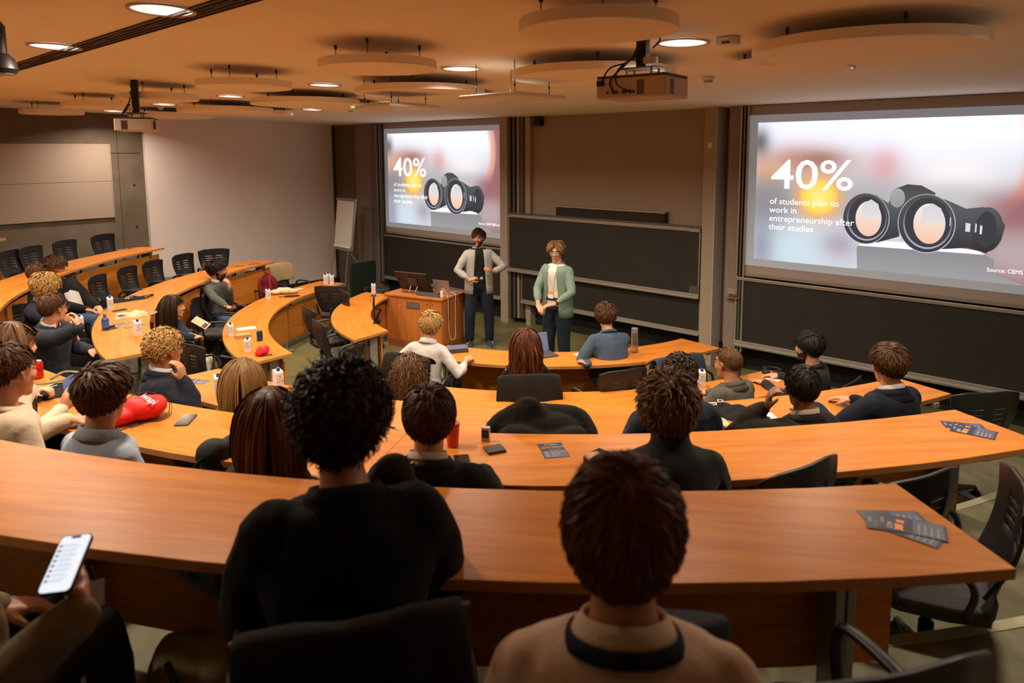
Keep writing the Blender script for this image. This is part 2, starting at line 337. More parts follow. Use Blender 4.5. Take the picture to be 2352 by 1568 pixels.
def make_slide():
    """slide in its own frame: x 0..1.78, z 0..1 (image height = 1); scaled when placed"""
    parts = {}
    nx, ny = 120, 68; c = slide_bg(nx, ny); b = MB()
    vs = [(i/(nx-1)*1.78, 0, j/(ny-1)) for j in range(ny) for i in range(nx)]
    b.add(vs, [(j*nx+i, j*nx+i+1, (j+1)*nx+i+1, (j+1)*nx+i) for j in range(ny-1) for i in range(nx-1)], c.reshape(-1, 3)); parts['projected_picture'] = b
    def poly(b, pts, col, lay, col2=None):
        pts = np.asarray(pts); n = len(pts); ctr = pts.mean(0); P = np.r_[pts, [ctr]]
        t = (P[:, 1]-P[:, 1].min())/(np.ptp(P[:, 1])+1e-9); cc = V(col)*(1-t[:, None])+V(col2 if col2 is not None else col)*t[:, None]
        b.add(np.c_[P[:, 0], np.full(n+1, -.0012*lay), P[:, 1]], [(i, (i+1) % n, n) for i in range(n)], cc)
    bl = MB()   # pedestal
    poly(bl, [(.70, 0), (.725, .0), (.715, .14), (.72, .16), (1.44, .165), (1.49, .14), (1.50, .05), (1.56, .03), (1.66, 0)], (.33, .32, .33), 1, (.26, .25, .26))
    poly(bl, [(.72, .16), (.78, .20), (1.15, .21), (1.42, .185), (1.44, .165)], (.95, .95, 1), 2)
    parts['pictured_block'] = bl
    d = MB(); K1, K2 = (.035, .032, .036), (.12, .12, .13)
    poly(d, [(.92, .545), (1.0, .58), (1.08, .575), (1.16, .53), (1.14, .40), (1.0, .34), (.88, .40)], K2, 3, (.07, .07, .075))
    poly(d, ellp(.945, .49, .045, .062), (.30, .29, .30), 4, (.38, .37, .38))
    poly(d, [(.72, .51), (.82, .505), (.97, .40), (.97, .24), (.84, .19), (.74, .185)], K1, 4, K2)
    poly(d, [(1.10, .52), (1.22, .49), (1.33, .44), (1.42, .455), (1.49, .42), (1.535, .35), (1.52, .26), (1.45, .175), (1.35, .20), (1.22, .18), (1.12, .17)], K1, 5, K2)
    poly(d, ellp(1.445, .32, .082, .135), (.03, .03, .03), 6, (.10, .10, .11)); poly(d, ellp(1.44, .32, .055, .11, 0, 20), (.05, .05, .055), 7)
    for cx, cy_, rx, ry, lay in ((.762, .345, .146, .172, 8), (1.12, .335, .162, .188, 12)):
        poly(d, ellp(cx, cy_, rx, ry, .05), (.62, .60, .72), lay, (.40, .38, .42)); poly(d, ellp(cx, cy_, rx*.97, ry*.975, .05), (.045, .042, .05), lay+1, (.09, .085, .09))
        poly(d, ellp(cx+.006, cy_, rx*.84, ry*.86, .05), (.40, .40, .52), lay+1.5, (.05, .05, .055)); poly(d, ellp(cx+.008, cy_+.006, rx*.80, ry*.83, .05), (.05, .048, .055), lay+2)
        poly(d, ellp(cx+.018, cy_+.0, rx*.55, ry*.68, .04), (.86, .52, .36), lay+2.5, (.80, .78, .76))
        poly(d, [(cx+.018-rx*.3, cy_), (cx+.018+rx*.52, cy_+.02), (cx+.03+rx*.3, cy_+.10), (cx+.03, cy_+.13), (cx-.02, cy_+.1)], (.70, .68, .68), lay+3, (.62, .62, .64))
    for x, zz, w_ in ((1.335, .30, .025), (1.385, .30, .008), (1.41, .29, .012), (1.25, .33, .005)): poly(d, [(x, zz), (x+w_, zz), (x+w_, zz+.05), (x, zz+.055)], (.66, .66, .72), 18)
    parts['pictured_binoculars'] = d
    return parts
def text_mesh(s, size, mat_, name='lettering', ext=0.0, align='LEFT', off=0.0, sx=1.0):
    cu = bpy.data.curves.new(name, 'FONT'); cu.body = s; cu.size = size; cu.align_x = align; cu.extrude = ext; cu.offset = off; cu.resolution_u = 3
    o = bpy.data.objects.new(name, cu); COL.objects.link(o); dg = bpy.context.evaluated_depsgraph_get(); dg.update()
    me = bpy.data.meshes.new_from_object(o.evaluated_get(dg)); bpy.data.objects.remove(o); me.materials.clear(); me.materials.append(mat_)
    n = len(me.vertices); co = np.empty(n*3); me.vertices.foreach_get('co', co); co = co.reshape(-1, 3); co[:, 0] *= sx; me.vertices.foreach_set('co', co.ravel()); me.update(); me.name = name
    return me
SL = emis_attr('projected_light', SLIDE_E)
TXT = mat('projected_white_text', (.9, .9, .9), .8, emit=(.93, 1, 1, 1.15))
BORD = mat('projected_black_level', (.40, .43, .47), .8, emit=(.40, .45, .52, .26))
SP = make_slide()
MESHES = {k: v.mesh(k, SL) for k, v in SP.items()}
LETT = [('40%', .29, .115, .53, .002, 1.16), ('of students plan to', .062, .112, .415, .0, 1.02), ('work in', .062, .112, .353, .0, 1.02),
        ('entrepreneurship after', .062, .112, .291, .0, 1.02), ('their studies', .062, .112, .229, .0, 1.02), ('Source: CEMS SBR Survey 2024', .034, 1.46, .068, .0, .92)]
OLD = [('40%', .235*1.36, .155, .585, .004, 1.18), ('of students plan to', .078, .152, .475, .0006, 1.22), ('work in', .078, .152, .412, .0006, 1.22),
        ('entrepreneurship after', .078, .152, .348, .0006, 1.22), ('their studies', .078, .152, .288, .0006, 1.22), ('Source: CEMS SBR Survey 2024', .036, 1.46, .068, .0006, 1.15)]
LM = [(text_mesh(t, s, TXT, off=of, sx=sx), x, z) for t, s, x, z, of, sx in LETT]
def slide(x, z, h, label, cut=None):
    r = thing('projected_slide', label, 'projection', (x, -.022, z), 0, None)
    MB().box((-.10*h/1.73-.02, .002, -.055*h), (1.83*h, .006, 1.055*h)).build('projection_border', BORD, r)
    for k, me in MESHES.items(): o = link(k, me, r); o.scale = (h, 1, h)
    for me, lx, lz in LM:
        o = link('lettering', me, r); o.rotation_euler = (PI/2, 0, 0); o.scale = (h, h, h); o.location = (lx*h, -.0245, lz*h)
    return r
slide(-11.19, 1.52, 1.73, 'smaller projected slide with white text and binoculars, partly behind the pillar')
slide(-3.73, 1.525, 1.715, 'larger projected slide with white text and binoculars on the right')

# ---------------------------------------------------------------- ceiling fittings
LAMPS = [(-2.23, -4.68), (-4.21, -4.68), (-6.18, -4.67), (-8.19, -4.65), (-10.18, -4.62), (-12.30, -4.55), (-5.54, -2.94), (-7.38, -2.92), (-9.26, -2.88), (-3.79, -7.17), (-5.59, -7.16),
         (-3.7, -2.95), (-1.9, -2.95), (-.2, -4.7), (-7.4, -7.16), (-9.2, -7.16), (-4.5, -9.8), (-7.5, -9.6)]
refl = mat('lamp_reflector', (.8, .8, .8), .25, .6); bulb = mat('lit_lamp_glass', (1, 1, 1), .5, emit=(1, .93, .84, 6.0)); dif = mat('lit_reflector_bowl', (.9, .9, .9), .4, emit=(1, .95, .90, .9))
rimm = mat('downlight_rim', (.55, .40, .28), .6)
LLB = ['round downlight half hidden by the disc above the near projector', 'bright round downlight right of the small disc, above the middle bay', 'round downlight above the smaller screen, third from the near projector in its row', 'round downlight between two small discs, above the flip chart corner', 'flat-looking downlight just right of the far projector pole', 'tiny grazing downlight by the concrete wall at the far left',
       'round downlight beside the square panel under the middle discs', 'round downlight just above the left square panel with the green light', 'round downlight low over the white wall panel', 'large round downlight at the top left, nearer of the two behind the slot vent', 'round downlight at the top left, farther of the two behind the slot vent']
for i, (x, y) in enumerate(LAMPS):
    seen = i < 11
    z = ceil_z(y)
    if i == 0:
        lt0 = thing('recessed_downlight', 'x', 'ceiling light', (x, y, z)); R = .145
        MB().lathe([(R+.018, -.004), (R+.018, -.012), (R, -.012), (R, -.004)], 32, caps=False).build('rim', rimm, lt0, smooth=True)
        MB().lathe([(R, -.003), (R*.985, -.0065)], 32).build('lit_opening', dif, lt0)
        MB().lathe([(R*.45, -.0066), (R*.44, -.0078)], 20).build('lamp_glow', bulb, lt0)
        t = lt0
    else: t = copy_tree(lt0); t.location = (x, y, z)
    t['group'] = 'round recessed ceiling downlights'; t['label'] = LLB[i] if i < len(LLB) else 'round recessed ceiling downlight outside the picture'
    t.rotation_euler = (math.atan(-.0235), 0, 0)
    ld = bpy.data.lights.new('downlight_beam', 'AREA'); ld.shape = 'DISK'; ld.size = .24; ld.energy = LAMP_W*(1.0 if y > -6.5 else 1.35); ld.color = LAMP_RGB; ld.spread = math.radians(150)
    lo = link('downlight_beam', ld); lo.location = (x, y, z-.02); lo.parent = None
    lo.visible_camera = False if False else True
names = {0: 'right of the big disc above the near projector', 1: 'between two hanging discs above the middle bay', 9: 'nearest the camera, top left beyond the slot vent', 10: 'top left, farther from the slot vent'}
DF = [(-1.93, -6.0, .36), (-3.84, -5.79, .385), (-5.74, -5.74, .385), (-7.63, -5.70, .385), (-9.45, -5.68, .385), (-11.34, -5.66, .385),
      (-3.14, -4.36, .60), (-5.14, -4.32, .60), (-7.21, -4.25, .60), (-9.25, -4.2, .60), (-11.2, -4.1, .60), (-1.24, -4.45, .59), (-1.92, -3.80, .40), (-5.6, -3.45, .40), (-7.6, -3.45, .40), (-9.7, -3.4, .4), (.1, -3.9, .4)]
DL = ['hanging round acoustic disc above the near projector, lit orange', 'hanging round acoustic disc left of the near projector', 'small hanging disc with loose cords, fourth from the near projector', 'small hanging disc directly above the far projector', 'small hanging disc left of the far projector',
      'farthest small hanging disc against the concrete wall', 'large hanging disc behind the near projector', 'large hanging disc above the smaller screen', 'large hanging disc above the white wall panel', 'large pale disc right of the far projector', 'large disc behind the far projector pole', 'largest hanging disc above the larger screen', 'small disc peeping out under the largest hanging disc',
      'small disc behind the large one above the smaller screen', 'small disc behind the large one above the white panel', 'small disc low over the far white panel', 'disc at the right edge of the ceiling']
for (x, y, R), lb in zip(DF, DL):
    z = 3.44 if R < .5 else 3.435
    t = thing('acoustic_disc', lb, 'ceiling panel', (x, y, z), 0, 'round acoustic discs hanging from the ceiling')
    MB().lathe([(R, 0), (R, .055)], 64).build('disc_panel', DISC, t, bevel=.003)
    for a in (40, 130, 220, 310):
        a = math.radians(a); px, py = R*.72*math.cos(a), R*.72*math.sin(a); top = ceil_z(y+py)-z
        MB().tube([(px, py, .05), (px, py, top)], .003, 5).tube([(px, py, top-.03), (px, py, top)], .010, 6).build('suspension_cord', PLASG, t)
t = thing('slot_vent', 'long dark slot air vent running across the ceiling', 'vent', (-3.5, -7.02, ceil_z(-7.02)))
ah = 5.6; sv = math.atan(-.0235); t.rotation_euler = (0, 0, 0)
MB().box((-ah, -.075, -.004), (ah, .075, .0)).build('vent_recess', mat('vent_black', (.016, .011, .008), .7), t)
for i in range(5): MB().box((-ah, -.075+.034*i, -.012), (ah, -.070+.034*i, -.0)).build('vent_slat', mat('vent_bronze', (.12, .075, .045), .5), t)
for i in range(26): MB().box((-ah+.43*i, -.05+.034*(i % 2), -.009), (-ah+.43*i+.2, -.03+.034*(i % 2), -.002)).build('deflector', mat('vent_bronze', (.12, .075, .045), .5), t)
def square_panel(px, z, rz, lb):
    p = atz(*px, z); t = thing('hanging_square_panel', lb, 'ceiling panel', tuple(p), rz)
    MB().box((-.30, -.30, 0), (.30, .30, .03)).build('panel', WHITEP, t, bevel=.012); MB().box((-.2, -.2, .03), (.2, .2, .045)).build('housing', WHITEP, t)
    for sx in (-1, 1):
        for sy in (-1, 1): MB().tube([(sx*.2, sy*.2, .03), (sx*.2, sy*.2, ceil_z(p[1])-z)], .003, 5).ell((sx*.2, sy*.2, .09), (.008, .008, .012), 6, 5).build('suspension_cord', PLAS, t)
    return t
sp1 = square_panel((908, 250), 3.30, .0, 'pale square ceiling-hung panel with a small green light'); MB().box((-.27, -.304, .008), (-.22, -.30, .02)).build('status_light', mat('green_led', (.1, .6, .2), .4, emit=(.2, 1, .4, 1.5)), sp1)
square_panel((1178, 229), 3.30, .0, 'pale square ceiling-hung panel below the projector\'s disc')
def projector(loc, s, rz, lb, drop):
    t = thing('ceiling_projector', lb, 'projector', loc, rz); t.scale = (s, s, s)
    PB = mat('projector_shell', (.50, .40, .33), .5)
    MB().box((-.25, -.19, 0), (.25, .19, .135)).build('casing', PB, t, bevel=.012)
    MB().box((-.25, -.18, .136), (.25, .18, .150)).build('mounting_plate', PLASG, t); MB().box((-.14, -.10, .20), (.14, .10, .207)).build('upper_plate', ALUD, t)
    for x, y in ((-.09, -.06), (.09, -.06), (-.09, .06), (.09, .06)): MB().tube([(x, y, .15), (x, y, .2)], .008, 6).build('mount_bolt', CHROME, t)
    MB().box((-.035, -.035, .207), (.035, .035, drop/s)).build('ceiling_pole', PLAS, t, bevel=.004)
    for i in range(8): MB().box((.05+.0, -.1925, .02+i*.012), (.10, -.19, .027+i*.012)).build('vent_slot', PLAS, t)
    for i in range(8): MB().box((.2505, -.12+0, .02+i*.012), (.253, -.06, .027+i*.012)).build('vent_slot', PLAS, t)
    for i, x in enumerate((-.17, -.13, -.10, -.06, -.035, -.01, .02)): MB().box((x, -.1925, .03), (x+.015+.01*(i % 2), -.19, .05)).build('port', PLAS, t)
    MB().box((-.24, -.205, .085), (-.19, -.19, .12)).build('plug', PLAS, t)
    MB().tube([(.13, .20, .07), (.13, .19, .07)], .05, 20).build('lens', DARK, t)
    for pts in ([(-.21, -.20, .10), (-.16, -.17, .2), (-.05, -.10, .25), (.0, -.05, .38)], [(-.12, -.195, .04), (-.14, -.2, .12), (-.06, -.14, .22), (.02, -.05, .34)], [(.0, -.195, .04), (-.08, -.22, .09), (-.10, -.16, .19), (0, -.06, .3)], [(.04, -.04, .42), (.10, -.03, .44), (.13, -.02, .38), (.08, -.02, .33)]):
        MB().tube(bez(pts), .006, 6).build('cable', PLAS, t)
    MB().box((.03, -.06, .23), (.12, -.02, .27)).build('junction_box', WHITEP, t)
    return t
def bez(pts, n=8):
    P = [V(p, dtype=float) for p in pts]; out = []; P = [2*P[0]-P[1]]+P+[2*P[-1]-P[-2]]
    for i in range(1, len(P)-2):
        for k in range(n):
            u = k/n; out.append(.5*((2*P[i])+(-P[i-1]+P[i+1])*u+(2*P[i-1]-5*P[i]+4*P[i+1]-P[i+2])*u*u+(-P[i-1]+3*P[i]-3*P[i+1]+P[i+2])*u**3))
    out.append(P[-2]); return out
pz = 3.20
p = atz(1475, 228, pz); projector((p[0], p[1], pz), .86, .12, 'near ceiling projector with dangling cables, above the middle bay', ceil_z(p[1])-pz)
p = atz(316, 302, 3.11); projector((p[0], p[1], 3.11), .86, -.5, 'far ceiling projector in front of the white wall panel', ceil_z(p[1])-3.11)
def cling(px, kind, lb):
    d = ray(*px); k = (3.46-CAM[2]-.0235*CAM[1])/(d[2]+.0235*d[1]); p = CAM+d*k
    if kind == 'smoke':
        t = thing('smoke_detector', lb, 'smoke detector', tuple(p)); MB().lathe([(.055, 0), (.055, -.018), (.045, -.03)], 24).build('base', WHITEP, t, smooth='auto')
        MB().lathe([(.04, -.03), (.034, -.052), (.01, -.056)], 24).build('sensor_dome', WHITEP, t, smooth='auto')
        for i in range(3): MB().lathe([(.0412-.002*i, -.034-.006*i), (.0412-.002*i, -.036-.006*i)], 24, caps=False).build('vent_ring', PLAS, t)
    else:
        t = thing('motion_sensor', lb, 'sensor', tuple(p)); MB().box((-.06, -.045, -.05), (.06, .045, 0)).build('casing', WHITEP, t, bevel=.01); MB().box((-.02, -.047, -.045), (.03, -.045, -.03)).build('lens', PLASG, t)
cling((1627, 176), 'smoke', 'round white smoke detector right of the near projector'); cling((368, 243), 'smoke', 'round smoke detector above the far projector')
cling((805, 248), 'smoke', 'small smoke detector near the front left ceiling corner'); cling((1673, 84), 'motion', 'small white box sensor between the hanging discs')
# track spotlight at the left edge
d = atz(-6, 158, 3.30); t = thing('track_spotlight', 'black spotlight head hanging at the left edge of the ceiling', 'spotlight', tuple(d))
MB().lathe([(.075, -.02), (.085, .0), (.07, .05), (.05, .07)], 24).build('lamp_head', PLAS, t, smooth='auto'); MB().lathe([(.07, -.026), (.07, -.02)], 24).build('lens_ring', CHROME, t)
MB().tube([(0, 0, .06), (0, 0, .20)], .045, 16).build('spot_body', PLAS, t); MB().ell((.05, 0, .18), (.03, .03, .04)).build('knob', PLAS, t, smooth=True); MB().tube([(0, 0, .2), (0, 0, .34)], .012, 8).build('stem', PLAS, t)
# ================================================================ desks
DZ = dict(A=.74, B=.76, C=1.10, D=1.42, E=1.745)
RIN = dict(A=([200, 250, 290, 335, 352], [2.395, 2.41, 2.345, 2.34, 2.36]), B=([195, 203, 215, 240, 262, 292, 337], [3.60, 3.60, 3.66, 3.69, 3.70, 3.68, 3.68]),
           C=([199, 215, 228, 242, 256, 276, 296, 327, 343], [4.78, 4.78, 4.82, 4.92, 4.97, 4.97, 4.98, 4.98, 5.06]),
           D=([210, 221, 241, 251, 274, 285, 312, 322, 332], [6.07, 6.11, 6.17, 6.22, 6.26, 6.24, 6.22, 6.21, 6.25]), E=([220, 292, 309, 319], [7.45, 7.475, 7.495, 7.50]))
DEP = dict(A=.515, B=.52, C=([199, 228, 256, 284, 343], [.47, .58, .52, .56, .44]), D=([210, 230, 286, 308, 330], [.45, .52, .52, .59, .52]), E=([220, 298, 319], [.53, .535, .515]))
def rin(k, a): return float(np.interp(a, *RIN[k]))
def rout(k, a): return rin(k, a) + (float(np.interp(a, *DEP[k])) if isinstance(DEP[k], tuple) else DEP[k])
def arc_pts(k, a0, a1, n, f, off=0.): return [pol(f(k, a)+off, a) for a in np.linspace(a0, a1, n)]
BLOCKS = [  # row, inner angles, outer angles, panels, label
    ('A', (204, 257.1), (202, 260.7), 2, 'curved front-row desk joined to the lectern, ending at the aisle'),
    ('A', (282.5, 352.1), (280.2, 352.0), 3, 'curved front-row desk in front of the presenters with a man in a blue sweater'),
    ('B', (195.1, 262.7), (195.1, 263.8), 3, 'curved second-row desk on the left carrying the red cap and cartons'),
    ('B', (277.9, 346.2), (277, 346.0), (0, .20, .572, 1), 'curved second-row desk on the right, in front of the man in a grey blazer'),
    ('C', (199.6, 265.0), (199.7, 265.4), 3, 'curved third-row desk on the left with the blue glass bottle'),
    ('C', (276.3, 343.2), (275.3, 343.0), (0, .30, .66, 1), 'curved third-row desk on the right with the black tote bag'),
    ('D', (210.3, 265.5), (210.5, 266), 3, 'curved fourth-row desk along the concrete wall on the left'),
    ('D', (274.3, 331.8), (273.5, 331.8), (0, .5, 1), 'curved fourth-row desk with the red drawstring bag and the flyer'),
    ('E', (223, 264.5), (222.8, 265), 3, 'curved last-row desk at the far left edge'),
    ('E', (273.9, 319.1), (273.1, 319.1), (0, .33, 1), 'nearest curved desk with flyers at its right end')]
def make_desk(row, ai, ao, npan, label):
    z = DZ[row]; fl = TZ[row]; am = (ai[0]+ai[1])/2; c = pol(rout(row, am), am)
    t = thing('curved_desk', label, 'desk', (c[0], c[1], fl))
    T = .034
    FR = npan if isinstance(npan, tuple) else tuple(q/npan for q in range(npan+1)); npan = len(FR)-1
    for p in range(npan):
        f0, f1 = FR[p], FR[p+1]; g = .0006
        i0, i1 = ai[0]+(ai[1]-ai[0])*f0, ai[0]+(ai[1]-ai[0])*f1; o0, o1 = ao[0]+(ao[1]-ao[0])*f0, ao[0]+(ao[1]-ao[0])*f1
        n = 14; I = [pol(rin(row, a), a) for a in np.linspace(i0+g*5, i1-g*5, n)]; O = [pol(rout(row, a), a) for a in np.linspace(o0+g*5, o1-g*5, n)]
        mid = (I[n//2]+O[n//2])/2; ang = math.radians((i0+i1)/2)-PI/2; M = Rz(-ang)
        L = lambda P: (M @ (P-mid))
        I = [L(q) for q in I]; O = [L(q) for q in O]
        b = MB(); k = 2*n; pts = I+O[::-1]
        vs = [(q[0], q[1], -T) for q in pts]+[(q[0], q[1], 0) for q in pts]
        fs = [(i, (i+1) % k, k+(i+1) % k, k+i) for i in range(k)]
        for i in range(n-1): fs += [(k+i, k+i+1, 2*k-2-i, 2*k-1-i), (k-1-i, k-2-i, i+1, i)]
        b.add(vs, fs); o = b.build('worktop', WOOD, t, bevel=.003); o.data.materials.append(EDGE)
        for pl in o.data.polygons:
            if pl.index < k: pl.material_index = 1
        o.location = (mid[0]-c[0], mid[1]-c[1], z-fl); o.rotation_euler = (0, 0, ang)
        # modesty panel under the front edge
        A = np.linspace(i0+.4, i1-.4, 12); ro = .07
        b = MB().loft([[L(pol(rin(row, a)+ro, a, 0)) + V([0, 0, zz]) for rr, zz in ((0, -.60), (0, -.10))] + [L(pol(rin(row, a)+ro+.018, a, 0)) + V([0, 0, zz]) for zz in (-.10, -.60)] for a in A])
        o = b.build('modesty_panel', WOOD, t); o.location = (mid[0]-c[0], mid[1]-c[1], z-fl); o.rotation_euler = (0, 0, ang)
    nl = npan+1
    for q in range(nl):
        fr = q/(nl-1); a = ai[0]+(ai[1]-ai[0])*fr; a += 2.2 if q == 0 else (-2.2 if q == nl-1 else 0)
        H = z-fl-T; o = MB().box((-.035, -.13, .02), (-.004, -.03, H)).box((.004, -.13, .02), (.035, -.03, H)).box((-.03, -.12, .02), (.03, -.04, H)).box((-.038, -.22, 0), (.038, .20, .03)).box((-.03, -.19, H-.04), (.03, .22, H)).build('leg', STEEL, t, bevel=.004)
        P = pol(rin(row, a)+.24, a); o.location = (P[0]-c[0], P[1]-c[1], 0); o.rotation_euler = (0, 0, math.radians(a)-PI/2)
        s_ = MB().box((-.022, -.032, H-.15), (.022, -.022, H-.085)).build('cable_socket', PLAS, o)
        bk = MB().box((-.025, -.18, H-.10), (.025, -.165, H-.0)).build('bracket', CHROME, o)
    return t
for bl_ in BLOCKS: make_desk(*bl_)

# ================================================================ chairs
def make_chair(arms=True):
    t = thing('swivel_chair', 'x', 'chair')
    # back shell with slots: u across, v up
    us = [-1, -.62, -.56, -.14, -.08, .08, .14, .56, .62, 1]; vs_ = [0, .12, .25, .36, .44, .463, .53, .553, .62, .643, .71, .733, .80, .87, .94, .98, 1.]
    def P(u, v):
        wd = .175+.075*math.sin(v*PI*.52); x = u*wd; y = -.215-.10*v+.045*u*u*(1-.2*v)-.05*math.sin(v*PI)*.6; z = .525+.42*v-.022*(abs(u)**6)*max(0, (v-.7)/.3)
        return (x, y+.02*v*v, z)
    b = MB(); nu, nv = len(us), len(vs_); pts = [P(u, v) for v in vs_ for u in us]; fs = []
    for j in range(nv-1):
        for i in range(nu-1):
            slot = (abs(vs_[j+1]-vs_[j]-.023) < .001) and (i in (2, 6))
            if not slot: fs.append((j*nu+i, j*nu+i+1, (j+1)*nu+i+1, (j+1)*nu+i))
    b.add(pts, fs); o = b.build('backrest', PLAS, t, smooth='auto'); m = o.modifiers.new('s', 'SOLIDIFY'); m.thickness = .014
    S = [(-.20, -.20), (-.23, -.05), (-.235, .12), (-.20, .22), (-.12, .245), (.12, .245), (.20, .22), (.235, .12), (.23, -.05), (.20, -.20), (.10, -.225), (-.10, -.225)]
    MB().prism(S, .455, .495).build('seat', SEATF, t, bevel=.014); MB().prism([(x*.96, y*.96) for x, y in S], .43, .455).build('seat_shell', PLAS, t)
    MB().tube([(0, -.12, .44), (0, -.22, .47), (0, -.255, .60)], .03, 8, flat=((0, 1, 0), .4)).build('back_bracket', PLAS, t)
    if arms:
        for s in (-1, 1):
            MB().tube(bez([(s*.24, -.10, .47), (s*.275, -.12, .60), (s*.275, -.06, .665), (s*.275, .10, .675), (s*.27, .19, .655), (s*.245, .17, .58), (s*.235, .12, .47)], 5), .014, 8, flat=((1, 0, 0), 1.3)).build('armrest', PLAS, t, smooth=True)
    MB().tube([(0, 0, .13), (0, 0, .28)], .03, 12).tube([(0, 0, .28), (0, 0, .43)], .018, 12).build('gas_column', PLAS, t)
    for i in range(5):
        a = i*2*PI/5+.3; dx, dy = math.cos(a), math.sin(a)
        MB().tube([(dx*.03, dy*.03, .14), (dx*.29, dy*.29, .085)], [.026, .015], 8).build('base_leg', ALUD, t)
        o = MB().tube([(-.022, 0, 0), (-.006, 0, 0)], .028, 14).tube([(.006, 0, 0), (.022, 0, 0)], .028, 14).box((-.005, -.012, 0), (.005, .012, .055)).build('caster', PLAS, t)
        o.location = (dx*.30, dy*.30, .029); o.rotation_euler = (0, 0, a)
    return t
CH0 = make_chair(); CH_USED = [False]
def chair(x, y, z, rz, label, group='black slotted swivel chairs'):
    """rz: heading of the sitter (radians); the chair's own +Y faces that way"""
    if not CH_USED[0]: t = CH0; CH_USED[0] = True
    else: t = copy_tree(CH0)
    t.location = (x, y, z); t.rotation_euler = (0, 0, rz-PI/2); t['label'] = label; t['group'] = group
    return t
def chair_row(row, deg, off, label, turn=0, group='black slotted swivel chairs'):
    p = pol(rout(row, deg)+off, deg); return chair(p[0], p[1], TZ[row], math.atan2(C0[1]-p[1], C0[0]-p[0])+turn, label, group)
def chair_px(px, top, row, label, turn=0, face=None):
    """place a chair whose back's upper edge centre is seen at px"""
    p = atz(*px, TZ[row]+top); h = math.atan2(C0[1]-p[1], C0[0]-p[0])+turn if face is None else face
    return chair(p[0]+.28*math.cos(h), p[1]+.28*math.sin(h), TZ[row], h, label)
def proj(P): v = V(P)-CAM; z = v @ FW; return 1176+FPX*(v @ RT)/z, CYP+FPX*(v @ DN)/z
def chair_on(x, row, lb, turn=0., off=.30, lo=196, hi=268):
    """chair on its row's circle whose back is seen at picture column x"""
    A = np.linspace(lo, hi, 600); best = min(A, key=lambda a: abs(proj(np.append(pol(rout(row, a)+off+.22, a)[:2], TZ[row]+.9))[0]-x)); return chair_row(row, best, off, lb, turn)
for x, row, lb, tn in [(28, 'D', 'empty black chair at the far left of the fourth row', .0), (76, 'D', 'empty black chair against the concrete wall, second from the left edge', .0), (153, 'D', 'empty black chair against the concrete wall above the bearded man', .0), (241, 'D', 'empty black chair nearest the far end of the fourth-row desk', .0),
    (230, 'C', 'empty black chair just right of the reclining man in the white shirt', .0), (298, 'C', 'empty black chair above the black tote bag on the left desk', .0), (355, 'C', 'empty black chair in the third row, before the orange modesty panel', .0), (424, 'C', 'empty black chair in the third row against the white panel', .0), (472, 'C', 'empty black chair seen edge-on behind the man in the grey sweater', -.7),
    (488, 'B', 'empty black chair in front of the seated man in the grey sweater', .0), (456, 'B', 'black chair with a beige folder over its armrest', .1)]: chair_on(x, row, lb, tn)
VR = lambda px: (lambda d: math.atan2(d[1], d[0]))(ray(*px))
chair_px((432, 792), .93, 'B', 'black chair nearest the blond man in glasses', face=VR((432, 792))-1.0)
chair_px((758, 658), .93, 'A', 'black chair behind the front-row desk, closest to the flip chart', face=VR((758, 658))-.35)
chair_px((786, 672), .90, 'A', 'black chair tucked behind the front-row desk, seen edge-on', face=VR((786, 672))-1.3)
chair_px((704, 708), .93, 'A', 'black chair in the gap between the two left desks, farther one', face=VR((704, 708))-1.25)
chair_px((728, 740), .93, 'A', 'black swivel chair standing free in the gap beside the front-row desk', face=VR((728, 740))-1.25)
chair_px((1435, 852), .93, 'A', 'black slotted chair behind the man in the blue sweater', .25)
chair_px((1560, 832), .90, 'A', 'black chair hung with a navy jacket', .1)
chair_px((1692, 812), .93, 'A', 'black chair at the right end of the front row beside the grey-blazer man', 1.0)
chair_px((2270, 905), .93, 'C', 'black chair standing by the right end of the third-row desk', -.35)
chair_px((1850, 1070), .94, 'D', 'empty black chair back rising behind the nearest desk, right of the turtleneck man', .45)
chair_px((2118, 1105), .92, 'D', 'empty black chair with curved top edge near the right end of the nearest desk', .25)
chair_px((2345, 1110), .94, 'D', 'black chair cut by the right edge of the picture', .9)
chair_px((2050, 1560), .93, 'E', 'dark chair at the bottom edge, right of the man with the navy lanyard', face=VR((2050, 1560))+.75)
